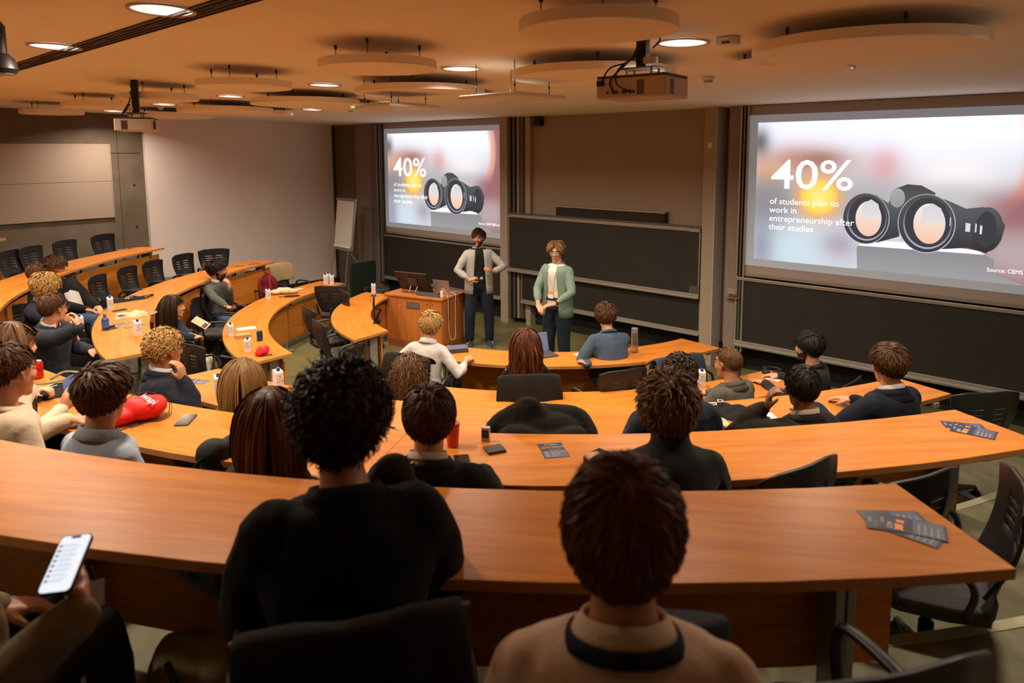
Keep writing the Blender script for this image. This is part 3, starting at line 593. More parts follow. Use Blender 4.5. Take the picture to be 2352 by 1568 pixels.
# ================================================================ people
SKIN = {}
def skin(tone):
    c = dict(fair=(.56, .27, .15), mid=(.47, .21, .105), tan=(.38, .155, .07), dark=(.20, .085, .04))[tone]
    return mat('skin_'+tone, c, .5, noise=(9, .10), bump=(55, .06))
def cloth(name, c, rough=.92, sheen=.02, bump=(70, .18), noise=(4, .08)): return mat('cloth_'+name, c, rough, sheen=sheen, bump=bump, noise=noise, spec=.15)
def hairmat(name, c): return mat('hair_'+name, c, .50, attr=True, noise=(3, .15), spec=.18, bump=(60, .2, (1, 1, .3)))
TODO = []      # (object, voxel, smooth iterations, wrinkle strength)
def remesh(o, vox, it=4, wr=0.): TODO.append((o, vox, it, wr)); return o
def hand(b, W, d, n, s, curl=.5, k=1., thumb=.8, spread=1., over=False):
    """wrist W, pointing d, palm faces n, s=+1 thumb on the cross(d,n) side"""
    d = unit(d); n = unit(V(n)-d*(V(n) @ d)); x = np.cross(d, n)*s; W = V(W)
    P = lambda a, bb, c: W + k*(a*d + bb*x + c*n)
    K = [(.088, .030), (.092, .010), (.088, -.011), (.080, -.031)]
    for (a, l) in K: b.tube([P(0, l*.55, 0), P(a*.6, l*.85, -.002), P(a, l, 0)], [.017*k, .015*k, .0115*k], 8, True)
    b.tube([P(.035, .012, .004), P(.045, -.018, .004)], .015*k, 8, True)
    for i, (a, l) in enumerate(K):
        L = [(.042, .027, .020), (.047, .030, .022), (.043, .028, .021), (.034, .020, .018)][i]; an = 0.; p = P(a, l*spread, 0); pts = [p]; sp = l*(spread-1)*2
        for j, q in enumerate(L):
            an += curl*(.75 if j == 0 else 1.0); v = math.cos(an)*d + math.sin(an)*n + x*sp; p = p + unit(v)*q*k; pts.append(p)
        b.tube(pts, [.0105*k, .0095*k, .0088*k, .0075*k], 8, True)
    t0 = P(.018, .026, .006); t1 = t0 + k*.040*unit(d*.75+x*.75*thumb+n*.25); t2 = t1 + k*.030*unit(d*.9+x*.35*thumb+n*.35); t3 = t2+k*.022*unit(d+n*.5)
    if over: t1 = t0+k*.040*unit(d*.35+x*.45+n*1.0); t2 = t1+k*.036*unit(d*.65-x*.25+n*.6); t3 = t2+k*.030*unit(d*.4-x*.95-n*.05)
    b.tube([t0, t1, t2, t3], [.0155*k, .0125*k, .011*k, .009*k], 8, True)
def ik(S, Wr, l1, l2, pole):
    S, Wr = V(S), V(Wr); dv = Wr-S; D = np.linalg.norm(dv); D2 = min(D, (l1+l2)*.998); u = dv/D; Wn = S+u*D2
    a = (l1*l1-l2*l2+D2*D2)/(2*D2); h = math.sqrt(max(l1*l1-a*a, 0)); pv = V(pole, dtype=float); pv = unit(pv-u*(pv @ u)); return S+u*a+pv*h, Wn
def head_parts(b, M, T, hs, ears=True, beard=False):
    f = lambda p: (M @ (V(p)*hs))+T
    E = lambda c, r, k=16, m=11: b.ell(f(c), V(r)*hs, k, m, M)
    Tb = lambda pts, r, **kw: b.tube([f(p) for p in pts], [q*hs for q in r], 8, True, **kw)
    E((0, -.014, .034), (.075, .094, .086), 24, 15); E((0, .022, -.018), (.060, .066, .095), 20, 13); E((0, .022, -.072), (.051, .055, .042)); E((0, .066, -.098), (.026, .024, .022))
    Tb([(0, .084, .018), (0, .096, -.005), (0, .106, -.030)], [.008, .010, .0125]); Tb([(-.014, .094, -.034), (.014, .094, -.034)], [.0095, .0095])
    Tb([(-.034, .076, .030), (0, .084, .028), (.034, .076, .030)], [.011, .011, .011]); E((.037, .060, -.028), (.022, .022, .022), 10, 7); E((-.037, .060, -.028), (.022, .022, .022), 10, 7)
    Tb([(-.017, .083, -.064), (0, .091, -.062), (.017, .083, -.064)], [.006, .008, .006]); Tb([(-.015, .083, -.075), (0, .089, -.076), (.015, .083, -.075)], [.006, .0085, .006])
    if ears:
        for s in (-1, 1):
            Tb([(s*.074, .004, -.030), (s*.082, -.008, -.014), (s*.087, -.018, .008), (s*.083, -.010, .024), (s*.076, .006, .020)], [.008, .008, .008, .008, .006]); Tb([(s*.074, -.004, -.02), (s*.078, -.006, .015)], [.009, .009])
FINE = 2.7
def hair(name, par, M, T, hs, color, style, seed, mt=None):
    """locks of hair grown from the scalp: tapered strands in one mesh over a close cap"""
    st = dict(n=520, L=.07, back=.6, curl=.0, cf=30, vol=.014, lift=.45, grav=.25, w=.0050, hl=.50, side=-.02, nape=-.66, whorl=(0, -.45, .9), part=None, fringe=1., long=0, seg=6, jit=.25, top=1., bob=None)
    st.update(style); st['n'] = int(st['n']*FINE); r = np.random.default_rng(seed); ctr = V([0, -.014, .034]); rad = V([.075, .094, .086])+.004
    def thr(az_y): return np.interp(az_y, [-1, -.55, -.15, .25, .6, 1], [st['nape'], st['nape']+.16, st['side']-.12, st['side']+.12, st['hl']-.08, st['hl']])
    D = r.normal(size=(st['n']*5, 3)); D /= np.linalg.norm(D, axis=1)[:, None]
    hor = D[:, 1]/np.maximum(np.hypot(D[:, 0], D[:, 1]), 1e-6); keep = D[:, 2] > thr(hor); D = D[keep][:st['n']]; n = len(D); hor = hor[keep][:n]
    p = ctr + D*rad; N = D/rad; N /= np.linalg.norm(N, axis=1)[:, None]
    if st['part'] is not None:   # hair falls to both sides of a parting
        sx = np.sign(D[:, 0]-st['part']*.5+r.normal(size=n)*.05)*np.where(D[:, 1] < .0, .22, 1.); flow = np.c_[sx*1.0, np.where(D[:, 1] > .2, st['fringe']*.8, -.35), np.full(n, -.5)]
    else:
        flow = D-V(st['whorl'])*1.0; flow[:, 1] *= np.where(flow[:, 1] > 0, st['fringe'], 1)
        if st['side'] > -9 and 'sweep' in st: flow[:, 0] += st['sweep']*np.clip(D[:, 2]*1.5, 0, 1)
    flow += r.normal(size=(n, 3))*st['jit']; flow -= N*(flow*N).sum(1)[:, None]; flow /= np.linalg.norm(flow, axis=1)[:, None]+1e-9
    zt = np.clip((D[:, 2]-.0)/.8, 0, 1); L = st['L']*(st['back']+(1-st['back'])*zt)*r.uniform(.75, 1.15, n)*np.where(D[:, 1] > .3, st['top'], 1)
    if st['long']: L = np.full(n, st['long'])*r.uniform(.85, 1.08, n)-np.clip(D[:, 2], -1, 1)*.0
    v = flow*(1-st['lift'])+N*st['lift']; v /= np.linalg.norm(v, axis=1)[:, None]
    k = st['seg'] if not st['long'] else 13; ph = r.uniform(0, 6.28, n); P = [p.copy()]; Tn = []
    side = np.cross(v, N)
    for i in range(k):
        t = (i+1)/k; g = st['grav']*(1+t*1.5) if not st['long'] else (.25+.9*min(1, t*2.5))
        v = v*1.0+V([0, 0, -1.])*g*.35*(1 if not st['long'] else 1.6)+r.normal(size=(n, 3))*st['jit']*.14
        if not st['long']: v += .25*flow
        v /= np.linalg.norm(v, axis=1)[:, None]; p = p+v*(L/k)[:, None]
        q = (p-ctr)/(rad+st['vol']*(.55+.6*math.sin(min(t*2, 1)*PI/2))); m = np.linalg.norm(q, axis=1); ins = (m < 1); q2 = q/np.maximum(m, 1e-6)[:, None]
        pp = ctr+q2*(rad+st['vol']*(.55+.6*math.sin(min(t*2, 1)*PI/2))); p = np.where(ins[:, None], pp, p)
        if st['long']:   # neck and shoulders push the strands out; keep the face clear
            c2 = V([0, -.03, 0]); zz = p[:, 2]; rn = np.interp(zz, [-.32, -.24, -.17, -.12], [.13, .115, .062, .058]); rx = np.interp(zz, [-.32, -.24, -.17, -.12], [.19, .16, .066, .06])
            e = np.c_[(p[:, 0]-c2[0])/rx, (p[:, 1]-c2[1])/rn]; m2 = np.hypot(e[:, 0], e[:, 1]); lo = (zz < -.10) & (m2 < 1)
            p[:, 0] = np.where(lo, c2[0]+e[:, 0]/np.maximum(m2, .05)*rx, p[:, 0]); p[:, 1] = np.where(lo, c2[1]+e[:, 1]/np.maximum(m2, .05)*rn, p[:, 1])
            # pull in toward the head below the ears
            w_ = np.clip((-.05-zz)/.1, 0, 1)*.12; lim = st.get('wide', .105); p[:, 0] -= np.where(np.abs(p[:, 0]) > lim, (np.abs(p[:, 0])-lim)*np.sign(p[:, 0])*w_*3, 0)
            p[:, 1] = np.where((zz < .05) & (p[:, 1] > .012), .012-.03*min(1, t), p[:, 1])
        P.append(p.copy())
    P = np.stack(P, 1)                               # n, k+1, 3
    if st['long']: P[:, :, 0] = np.clip(P[:, :, 0], -st.get('wide', .105)-.035, st.get('wide', .105)+.035); P[:, :, 1] = np.maximum(P[:, :, 1], -.20)
    if st['curl']:
        a = ph[:, None]+np.linspace(0, 1, k+1)[None]*L[:, None]*st['cf']*2; T_ = np.gradient(P, axis=1); T_ /= np.linalg.norm(T_, axis=2)[..., None]+1e-9
        A = np.cross(T_, V([.3, .2, 1.])[None, None]); A /= np.linalg.norm(A, axis=2)[..., None]+1e-9; B = np.cross(T_, A); am = st['curl']*np.clip(np.linspace(0, 2, k+1), 0, 1)[None, :, None]
        P = P+am*(np.cos(a)[..., None]*A+np.sin(a)[..., None]*B)
    tt = np.linspace(0, 1, k+1); wd = st['w']*np.clip(1.15-tt**2*.95, .12, 1)*np.where(tt == 0, .7, 1)
    T_ = np.gradient(P, axis=1); T_ /= np.linalg.norm(T_, axis=2)[..., None]+1e-9
    out = P-ctr; A = np.cross(T_, out); A /= np.linalg.norm(A, axis=2)[..., None]+1e-9; B = np.cross(A, T_)
    wi = wd[None, :, None]*r.uniform(.7, 1.3, n)[:, None, None]
    ti = r.normal(size=n)[:, None, None]*.45; A = A*np.cos(ti)+B*np.sin(ti)
    R3 = np.stack([P+A*wi, P-A*wi], 2)     # flat tapered ribbons
    vs = (R3.reshape(-1, 3)*hs) @ M.T + T
    idx = np.arange(n*(k+1)*2).reshape(n, k+1, 2); F = []
    F.append(np.stack([idx[:, :-1, 0], idx[:, :-1, 1], idx[:, 1:, 1], idx[:, 1:, 0]], -1).reshape(-1, 4))
    fs = np.concatenate(F); b = MB(); shade = np.repeat(r.uniform(.6, 1.4, n), (k+1)*2)*np.tile(np.repeat(np.interp(tt, [0, 1], [.8, 1.2]), 2), n)
    b.v.append(vs); b.f = [tuple(x) for x in fs.tolist()]; b.n = len(vs); b.c.append(np.repeat(shade[:, None], 3, 1))
    # cap
    kk, mm = 30, 18; cv = []
    for i in range(mm+1):
        for j in range(kk):
            el = PI/2-(i/mm)*(PI*.74); a = j*2*PI/kk; d = V([math.cos(el)*math.cos(a), math.cos(el)*math.sin(a), math.sin(el)])
            lim = float(thr(math.sin(a))); z_ = max(d[2], lim-.03); hxy = math.sqrt(max(1-z_*z_, 0)); d2 = V([hxy*math.cos(a), hxy*math.sin(a), z_]); inner = .0 if d[2] < lim-.02 else 1
            cv.append(ctr+d2*(rad+(.003+st['vol']*.35)*inner-.003*(1-inner)))
    cv = (V(cv)*hs) @ M.T+T; b.add(cv, [(i*kk+j, i*kk+(j+1) % kk, (i+1)*kk+(j+1) % kk, (i+1)*kk+j) for i in range(mm) for j in range(kk)], (.70, .70, .70))
    me = b.mesh(name, mt or hairmat(*color), True); return link(name, me, par)
HC = dict(black=('black', (.010, .007, .006)), dkbrown=('dark_brown', (.028, .013, .006)), brown=('brown', (.062, .026, .009)), ltbrown=('light_brown', (.105, .052, .020)), blond=('blond', (.34, .19, .058)), dkblond=('dark_blond', (.19, .10, .032)), auburn=('auburn', (.080, .022, .007)), redbrown=('red_brown', (.095, .034, .010)))
ST = dict(
    short=dict(L=.042, n=700, lift=.16, vol=.008, w=.0042, jit=.16), crop=dict(L=.020, n=800, lift=.22, vol=.004, w=.0035, hl=.55, jit=.3),
    mop=dict(L=.075, n=640, lift=.26, vol=.018, w=.0050, curl=.004, cf=35, jit=.17), curly=dict(L=.062, n=760, lift=.42, vol=.016, w=.0045, curl=.008, cf=75, jit=.4, seg=8),
    quiff=dict(L=.070, n=660, lift=.30, vol=.014, w=.0045, back=.4, top=1.1, jit=.12, sweep=.35), side=dict(L=.08, n=640, lift=.22, vol=.014, w=.0048, sweep=.5, jit=.12),
    wavy=dict(L=.085, n=680, lift=.26, vol=.018, w=.0050, curl=.006, cf=38, jit=.15, back=.85, nape=-.75), curtains=dict(L=.095, n=680, lift=.30, vol=.018, w=.0050, part=.0, jit=.12, back=.7, fringe=.6),
    long=dict(long=.42, n=900, lift=.16, vol=.012, w=.0046, part=.0, jit=.08, nape=-.7), longcurly=dict(long=.30, n=820, lift=.45, vol=.028, w=.0045, curl=.013, cf=70, part=.1, jit=.33, wide=.15, nape=-.7),
    longwavy=dict(long=.40, n=950, lift=.22, vol=.020, w=.0048, curl=.004, cf=22, part=.15, jit=.16, wide=.13, nape=-.7))
def person(name_lb, head, yaw, fl, lean=.12, hyaw=0, hpitch=0., hroll=0., top='shirt', tc=None, leg=None, tone='mid', hc='brown', hst='short', arms=('desk', 'desk'), s=1., hs=1.06, seated=True,
           collar=None, inner=None, glasses=False, beard=0, vox=.011, sex='m', belt=False, lanyard=None, watch=None, seed=1, shoes=None, twist=0., hands=True, stance=.11, hstyle=None, side=0., broad=1., knee=None):
    """head = world xy of the head centre; yaw = heading of the body; hyaw = extra turn of the head (left positive)"""
    hipz = .50 if seated else .975*s; tl = .475*s; hd = .66*s if seated else .665*s
    f2 = V([math.cos(yaw), math.sin(yaw)]); r2 = V([math.sin(yaw), -math.cos(yaw)])
    off = hd*math.sin(lean)+.02; hip = V(head[:2])-f2*off-r2*side*.5
    t = thing('person', name_lb, 'person', (hip[0], hip[1], fl), yaw-PI/2)
    ca, sa = math.cos(lean), math.sin(lean)
    sp = lambda x, y, h: V([x*s, y*ca+h*sa*1.0, hipz+h*ca-y*sa*.6]) + V([side*h*.7, 0, 0])   # point on the leaning trunk
    sw = (.182 if sex == 'm' else .152)*broad; fw_ = 1. if sex == 'm' else .88
    sk = skin(tone); B = MB()
    def ring(x0, y0, h, rx, ry, k=20):
        a = np.arange(k)*2*PI/k; return V([sp(x0+rx*math.cos(q), y0+ry*math.sin(q), h) for q in a])
    prof = [(-.09, .13, .09), (-.05, .165, .115), (.05, .172, .118), (.16, .150, .105), (.28, .164, .114), (.38, .186, .120), (.44, .184, .110), (.475, .155, .090), (.505, .105, .070), (.535, .062, .058)]
    prof = [(h, rx*(1+(broad-1)*min(1, max(0, h/.2))), ry) for h, rx, ry in prof]
    if sex == 'f': prof = [(h, rx*(.90 if h > .1 else 1.0)*(.90 if .1 < h < .3 else 1), ry*.92) for h, rx, ry in prof]
    def torso(b, g=0., h0=-1, h1=9, neck=True):
        pr = [(h, rx, ry) for h, rx, ry in prof if h0 <= h <= h1]; b.loft([ring(0, 0, h*s, (rx+g)/s*1.0, ry+g) for h, rx, ry in pr])
    torso(B, -.012, h1=.48)
    B.loft([ring(0, -.004, h*s, rx/s, ry) for h, rx, ry in ((.44, .12, .07), (.49, .085, .062), (.52, .066, .056), (.545, .058, .052))])
    nb = sp(0, -.012, .50*s); HCt = sp(0, .01, hd) if lean < .5 else sp(0, .02, hd)
    hy = hyaw; Mh = Rz(hy) @ Rx(-lean*.35+hpitch) @ V(Matrix.Rotation(hroll, 3, 'Y')); HT = HCt+V([0, .012, 0])
    B.tube([nb, (nb+HT+Mh @ V([0, -.03, -.09])*1)/2, HT+Mh @ V([0, -.028, -.05])], [.066*fw_, .060*fw_, .058*fw_], 16, True)
    head_parts(B, Mh, HT, hs)
    # arms
    sh = {}
    AP = {}
    for i, sd in enumerate((-1, 1)):      # -1 = left hand side (x negative)
        a = arms[i]; S = sp(sd*sw/s, -.005, .425*s); u1, u2 = .285*s, .255*s; pole = (sd*.55, -.35, -.7); curl = .35; dr = None; n = (0, 0, -1)
        if isinstance(a, dict):
            Q = Rz(-(yaw-PI/2)); W = Q @ (V(a['ww'])-V([hip[0], hip[1], fl])) if 'ww' in a else V(a['w'], dtype=float)
            g_ = lambda k, kw, df: Q @ V(a[kw], dtype=float) if kw in a else a.get(k, df)
            pole = g_('pole', 'pw', pole); curl = a.get('curl', .5); dr = g_('d', 'dw', None); n = g_('n', 'nw', (0, 0, -1))
        elif a == 'desk': W = V([sd*.15, .42, .79]); dr = (-sd*.35, 1, -.05)
        elif a == 'fold': W = V([sd*.10, .38, .79]); dr = (-sd*1, .25, -.02); curl = .25
        elif a == 'lap': W = V([sd*.10, .27, .62]); dr = (-sd*.5, .8, -.25)
        elif a == 'down': W = V([sd*.27, .02, hipz-.12]); dr = (0, .05, -1); n = (-sd, 0, 0)
        elif a == 'arm': W = V([sd*.27, .20, .70]); dr = (0, 1, -.2)
        elif a == 'chin': W = HT+Rz(hy) @ V([sd*.05, .14, -.215]); dr = (-sd*.25, -.22, 1); n = (-sd*.2, -1, 0); pole = (sd*.3, .3, -1); curl = .8
        El, W2 = ik(S, W, u1, u2, pole); AP[sd] = (S, El, W2)
        B.tube([S, S+(El-S)*.5, El, El+(W2-El)*.35, W2], [.044*fw_, .040*fw_, .034*fw_, .034*fw_, .026*fw_], 12, True)
        if hands: hand(B, W2, dr if dr is not None else W2-El, n, sd if not isinstance(a, dict) else a.get('s', sd), curl, s*(1. if sex == 'm' else .9), spread=(a.get('spread', 1.) if isinstance(a, dict) else 1.), over=isinstance(a, dict) and a.get('over', False))
    # legs (inside the trousers)
    LG = {}
    for sd in (-1, 1):
        H_ = V([sd*.09, 0, hipz-.02])
        if seated: K_ = V([sd*(.12 if sex == 'm' else .08), .43*s, .50]); A_ = V([sd*.12, .40*s+.04, .09])
        else: K_ = V([sd*stance*.95, .035, .50*s]); A_ = V([sd*stance, -.01, .09])
        if knee and sd in knee: K_ = Rz(-(yaw-PI/2)) @ (V(knee[sd])-V([hip[0], hip[1], fl])); A_ = K_+V([-sd*.22, .10, -.28])
        LG[sd] = (H_, K_, A_)
        if seated: B.tube([H_, (H_+K_)/2], [.07, .06], 10, True)
        else: B.tube([H_, K_, A_], [.075, .052, .036], 12, True)
    body = remesh(B.build('body', sk, t, True), .0068 if vox < .007 else .0085 if vox < .008 else .0098, 3)
    if not isinstance(tc, tuple): raise ValueError
    tm = cloth(*tc); pmn = cloth(*(leg or ('dark_trousers', (.012, .012, .016))))
    # trousers
    b = MB(); b.loft([ring(0, 0, h, rx, ry) for h, rx, ry in ((-.11, .12, .10), (-.06, .178, .132), (.04, .182, .130), (.13, .165, .118))])
    for sd in (-1, 1):
        H_, K_, A_ = LG[sd]
        if seated: b.tube([H_, (H_+K_)/2+V([0, 0, .008]), K_, K_+(A_-K_)*.25, (K_+A_)/2, A_], [.098, .088, .070, .068, .062, .056], 14, True)
        else: b.tube([H_, (H_*.5+K_*.5), K_, (K_+A_)/2, A_+V([0, 0, .02])], [.112, .100, .084, .074, .068], 14, True)
    remesh(b.build('trousers', pmn, t, True), .018, 4, .010)
    for sd in (-1, 1):
        A_ = LG[sd][2]; c = A_+V([0, .05, -.045]); b = MB()
        b.loft([V([[c[0]+rx*math.cos(q), c[1]+dy+ry*math.sin(q), z] for q in np.arange(16)*2*PI/16]) for z, rx, ry, dy in ((fl*0+.004, .044, .125, 0), (.022, .047, .130, 0), (.045, .043, .115, -.005), (.075, .036, .07, -.035), (.10, .036, .045, -.052), (.105, .02, .02, -.052))])
        sh_ = b.build('shoe', cloth(*(shoes or ('black_leather', (.012, .011, .010)))), t, True)
        if shoes and not seated:
            for q in range(3): MB().tube([c+V([s2*.0+sd*.043, .0+.022*q, -.015]) for s2 in (0,)]+[c+V([sd*.036, .02+.022*q, .032])], .005, 6).build('stripe', WHITEP, sh_)
            MB().loft([V([[c[0]+rx*math.cos(q), c[1]+ry*math.sin(q), z] for q in np.arange(16)*2*PI/16]) for z, rx, ry in ((.002, .047, .128), (.024, .049, .132))]).build('sole', mat('gum_sole', (.18, .17, .15), .7), sh_)
    # upper garment
    G = dict(shirt=.012, sweater=.018, turtle=.018, jacket=.026, coat=.036, tee=.008, open=.016)[top]
    b = MB()
    hemh = {'shirt': .02, 'sweater': -.03, 'turtle': -.03, 'jacket': -.07, 'coat': -.09, 'tee': -.0, 'open': -.06}[top]
    if top != 'open':
        rr = [(hemh, .178, .125)] + [q for q in prof if q[0] > max(hemh, .04)]
        rr = [(h, rx, ry) for h, rx, ry in rr if h < .49] + ([(.50, .098, .074)] if top != 'turtle' else [(.505, .090, .076), (.535, .076, .074), (.58, .072, .072)])
        b.loft([ring(0, 0, h*s, (rx+G*(1 if h < .5 else .3))/s, ry+G*(1 if h < .5 else .3)) for h, rx, ry in rr])
    SL_ = dict(roll=.72).get('x', 1)
    for sd in (-1, 1):
        S, El, W2 = AP[sd]; a = arms[0 if sd < 0 else 1]; cut = .93
        if isinstance(a, dict) and 'cuff' in a: cut = a['cuff']
        q = El+(W2-El)*cut; cuff = [.048+G*.9, .044+G, .040+G, .034+G] if True else 0
        sc = 1.06 if top in ('jacket', 'coat') else 1.
        b.tube([S+V([-sd*.02, 0, .0]), S+(El-S)*.5, El, El+(q-El)*.5, q], [(.052+G)*fw_*sc, (.046+G)*fw_*sc, (.040+G)*fw_*sc, (.036+G)*fw_, (.030+G*.8)*fw_], 14, True)
    if top == 'open':   # yoke that joins the sleeves across the back
        b.loft([ring(0, -.022, h*s, rx/s, ry) for h, rx, ry in ((.30, .165, .085), (.40, .182, .092), (.455, .172, .085), (.50, .10, .06))])
    gname = dict(shirt='shirt', sweater='sweater', turtle='turtleneck', jacket='blazer', coat='coat', tee='t_shirt', open='overshirt')[top]
    if top == 'open':
        it = MB(); it.loft([ring(0, .004, h*s, (rx+.008)/s, ry+.008) for h, rx, ry in [(-.02, .172, .12)]+[q for q in prof if .04 < q[0] < .49]+[(.497, .11, .075), (.515, .080, .066)]])
        remesh(it.build('t_shirt', cloth(*(inner or ('white_tee', (.72, .69, .62)))), t, True), .012, 4, .008)
        # front panels: sheets that leave the middle open
        hs_ = [-.16, -.06, .05, .18, .30, .40, .46, .492]; rxs = [.215, .210, .205, .196, .204, .216, .205, .13]; rys = [.150, .145, .136, .126, .130, .134, .112, .085]; op = [.50, .46, .44, .42, .36, .30, .30, .42]
        if seated: hs_[0] = -.09
        sheet = []
        for h, rx, ry, o_ in zip(hs_, rxs, rys, op): sheet.append([sp(rx*math.sin(q)/s, ry*math.cos(q), h*s) for q in np.linspace(o_, 2*PI-o_, 34)])
        so = MB().loft(sheet, caps=False, closed=False).build('overshirt_front', tm, t, True); md = so.modifiers.new('s', 'SOLIDIFY'); md.thickness = .006
    gar = remesh(b.build(gname, tm, t, True), (.013 if vox > .007 else .010), 4, .008 if top == 'turtle' else .022)
    # collars
    def band(h0, h1, r0, r1, m_, nm, gap=0., y0=-.004, th=.004, tilt=.02):
        rg = []
        for h, r_ in ((h0, r0), (h1, r1)):
            rg.append([sp(r_*1.06*math.sin(q)/s, y0+r_*math.cos(q), h*s)+V([0, 0, tilt*-math.cos(q)*(1)]) for q in np.linspace(gap, 2*PI-gap, 28)])
        o = MB().loft(rg, caps=False, closed=False).build(nm, m_, t, True); md = o.modifiers.new('s', 'SOLIDIFY'); md.thickness = th; return o
    if top == 'shirt': band(.490, .532, .090, .070, tm, 'collar_stand', .25); band(.532, .487, .071, .100, tm, 'collar', .42)
    if top == 'open': band(.495, .53, .094, .074, tm, 'collar_stand', .45); band(.53, .480, .076, .110, tm, 'collar', .5)
    if top in ('jacket', 'coat'): band(.485, .522, .104, .080, tm, 'jacket_collar', .55, th=.006); band(.522, .455, .082, .130, tm, 'lapel_collar', .62, th=.006)
    if collar: band(.495, .548, .078, .067, cloth(*collar), 'shirt_collar', .3)
    if top in ('sweater',): band(.488, .512, .092, .074, tm, 'neckband', .0, th=.008)
    if inner and top in ('jacket', 'coat'):
        rg = [[sp(rx*math.sin(q)/s, ry*math.cos(q), h*s) for q in np.linspace(-.7, .7, 9)] for h, rx, ry in ((-.05, .215, .158), (.0, .212, .156), (.15, .185, .142), (.3, .19, .146), (.42, .19, .132), (.5, .09, .082))]
        MB().loft(rg, caps=False, closed=False).build('shirt_front', cloth(*inner), t, True)
    # head details
    f = lambda p: (Mh @ (V(p)*hs))+HT
    for sd in (-1, 1):
        MB().ell(f((sd*.031, .0755, .005)), V([.0125, .0115, .0085])*hs, 12, 9, Mh).build('eye', mat('eye_white', (.34, .30, .27), .3), t, True)
        MB().ell(f((sd*.031, .0835, .005)), V([.0065, .0045, .0065])*hs, 10, 7, Mh).build('iris', mat('iris_dark', (.03, .02, .012), .2), t, True)
        MB().tube([f((sd*.014, .092, .026)), f((sd*.032, .089, .032)), f((sd*.050, .076, .026))], [.003*hs, .0042*hs, .0025*hs], 6).build('eyebrow', hairmat(*HC[hc]), t, True)
    MB().tube([f((-.021, .0875, -.0695)), f((0, .0955, -.069)), f((.021, .0875, -.0695))], [.002*hs, .0045*hs, .002*hs], 6).build('lips', mat('lips', (.30, .085, .06), .45), t, True)
    sty = dict(ST[hst]); sty.update(hstyle or {})
    hair('hair', t, Mh, HT, hs, HC[hc], sty, seed)
    if beard:
        bd = dict(n=700, L=.014*beard, vol=.002, w=.0045, lift=.5, grav=.8, jit=.4, seg=3); r = np.random.default_rng(seed+50); b = MB(); D = []
        while len(D) < 640:
            a = r.uniform(-2.0, 2.0); z = r.uniform(-.125, -.035); 
            if abs(a) < .38 and z > -.082 and not (-.058 < z < -.05): continue
            if abs(a) < 1.2 and z > -.05 and abs(a) > .4: continue
            D.append((a, z))
        for a, z in D:
            rx = np.interp(z, [-.125, -.09, -.03], [.026, .046, .062]); ry = np.interp(z, [-.125, -.09, -.03], [.058, .072, .083]); y0 = .010
            p = V([rx*math.sin(a), y0+ry*math.cos(a), z]); nn = unit([math.sin(a), math.cos(a), -.3]); q = p+nn*.006+V([0, 0, -.010*beard])
            q = p+nn*.003*beard+V([0, 0, -.008*beard]); b.tube([f(p-nn*.004), f(p+nn*.0015), f(q)], [.0034*hs, .003*hs, .001], 4)
        b.v = [np.concatenate(b.v)]; b.c = [np.tile([[.8, .8, .8]], (len(b.v[0]), 1))]; b.build('beard', hairmat(*HC[hc]), t, True)
    if glasses:
        gm = mat('dark_glasses_frame', (.02, .018, .016), .3) if glasses == 1 else mat('thin_metal_frame', (.4, .36, .3), .3, .8)
        rr_ = .0025 if glasses == 1 else .0014
        for sd in (-1, 1):
            pts = [f((sd*.033+.024*math.cos(q), .105-.006*abs(math.cos(q)), .004+.019*math.sin(q))) for q in np.linspace(0, 2*PI, 20)]
            MB().tube(pts, rr_*hs, 6).tube([f((sd*.057, .098, .010)), f((sd*.080, .03, .012)), f((sd*.080, -.005, .008))], rr_*hs, 6).build('glasses_frame', gm, t)
            MB().add(pts[:-1], [tuple(range(len(pts)-1))]).build('glasses_lens', mat('spectacle_lens', (.8, .85, .95), .05, alpha=.07), t)
        MB().tube([f((-.010, .107, .008)), f((0, .110, .010)), f((.010, .107, .008))], rr_*hs, 6).build('glasses_bridge', gm, t)
    if lanyard: band(.480, .505, .106, .094, cloth(*lanyard), 'lanyard', 0, th=.003)
    if top == 'none': MB().loft([[sp(rx*math.cos(q)/s, (ry if math.sin(q) < 0 else .17)*math.sin(q), h) for q in np.arange(24)*2*PI/24] for h, rx, ry in ((.47, .19, .12), (.44, .24, .24), (.38, .27, .34), (.25, .285, .37), (.0, .29, .385), (-.40, .29, .40))], caps=False).build('coat_skirt', tm, t, True)
    if belt: MB().loft([ring(0, 0, h, .184, .132) for h in (.055, .095)], caps=False).build('belt', mat('brown_leather', (.06, .025, .012), .4), t)
    if watch is not None:
        S, El, W2 = AP[watch]; dd = unit(W2-El); p = W2-dd*.035
        MB().tube([p-dd*.012, p+dd*.012], .034, 16).build('watch', mat('dark_watch', (.012, .012, .013), .25) if top == 'open' else CHROME, t)
    t['_f'] = 0; del t['_f']
    return t, AP, f, sp
def finish_remesh():
    tex = bpy.data.textures.new('folds', 'CLOUDS'); tex.noise_scale = .13; tex.noise_depth = 2
    for o, vox, it, wr in TODO:
        m = o.modifiers.new('r', 'REMESH'); m.mode = 'VOXEL'; m.voxel_size = vox; m.use_smooth_shade = True
        m = o.modifiers.new('s', 'SMOOTH'); m.factor = .5; m.iterations = it
        if wr: m = o.modifiers.new('d', 'DISPLACE'); m.texture = tex; m.strength = wr; m.mid_level = .45; m.texture_coords = 'GLOBAL'
    dg = bpy.context.evaluated_depsgraph_get(); dg.update()
    new = [(o, bpy.data.meshes.new_from_object(o.evaluated_get(dg))) for o, *_ in TODO]
    for o, me in new:
        o.modifiers.clear(); old = o.data; mts = list(old.materials); o.data = me; me.name = o.name
        if not len(me.materials):
            for mt_ in mts: me.materials.append(mt_)
        me.polygons.foreach_set('use_smooth', [True]*len(me.polygons)); bpy.data.meshes.remove(old)
    TODO.clear()
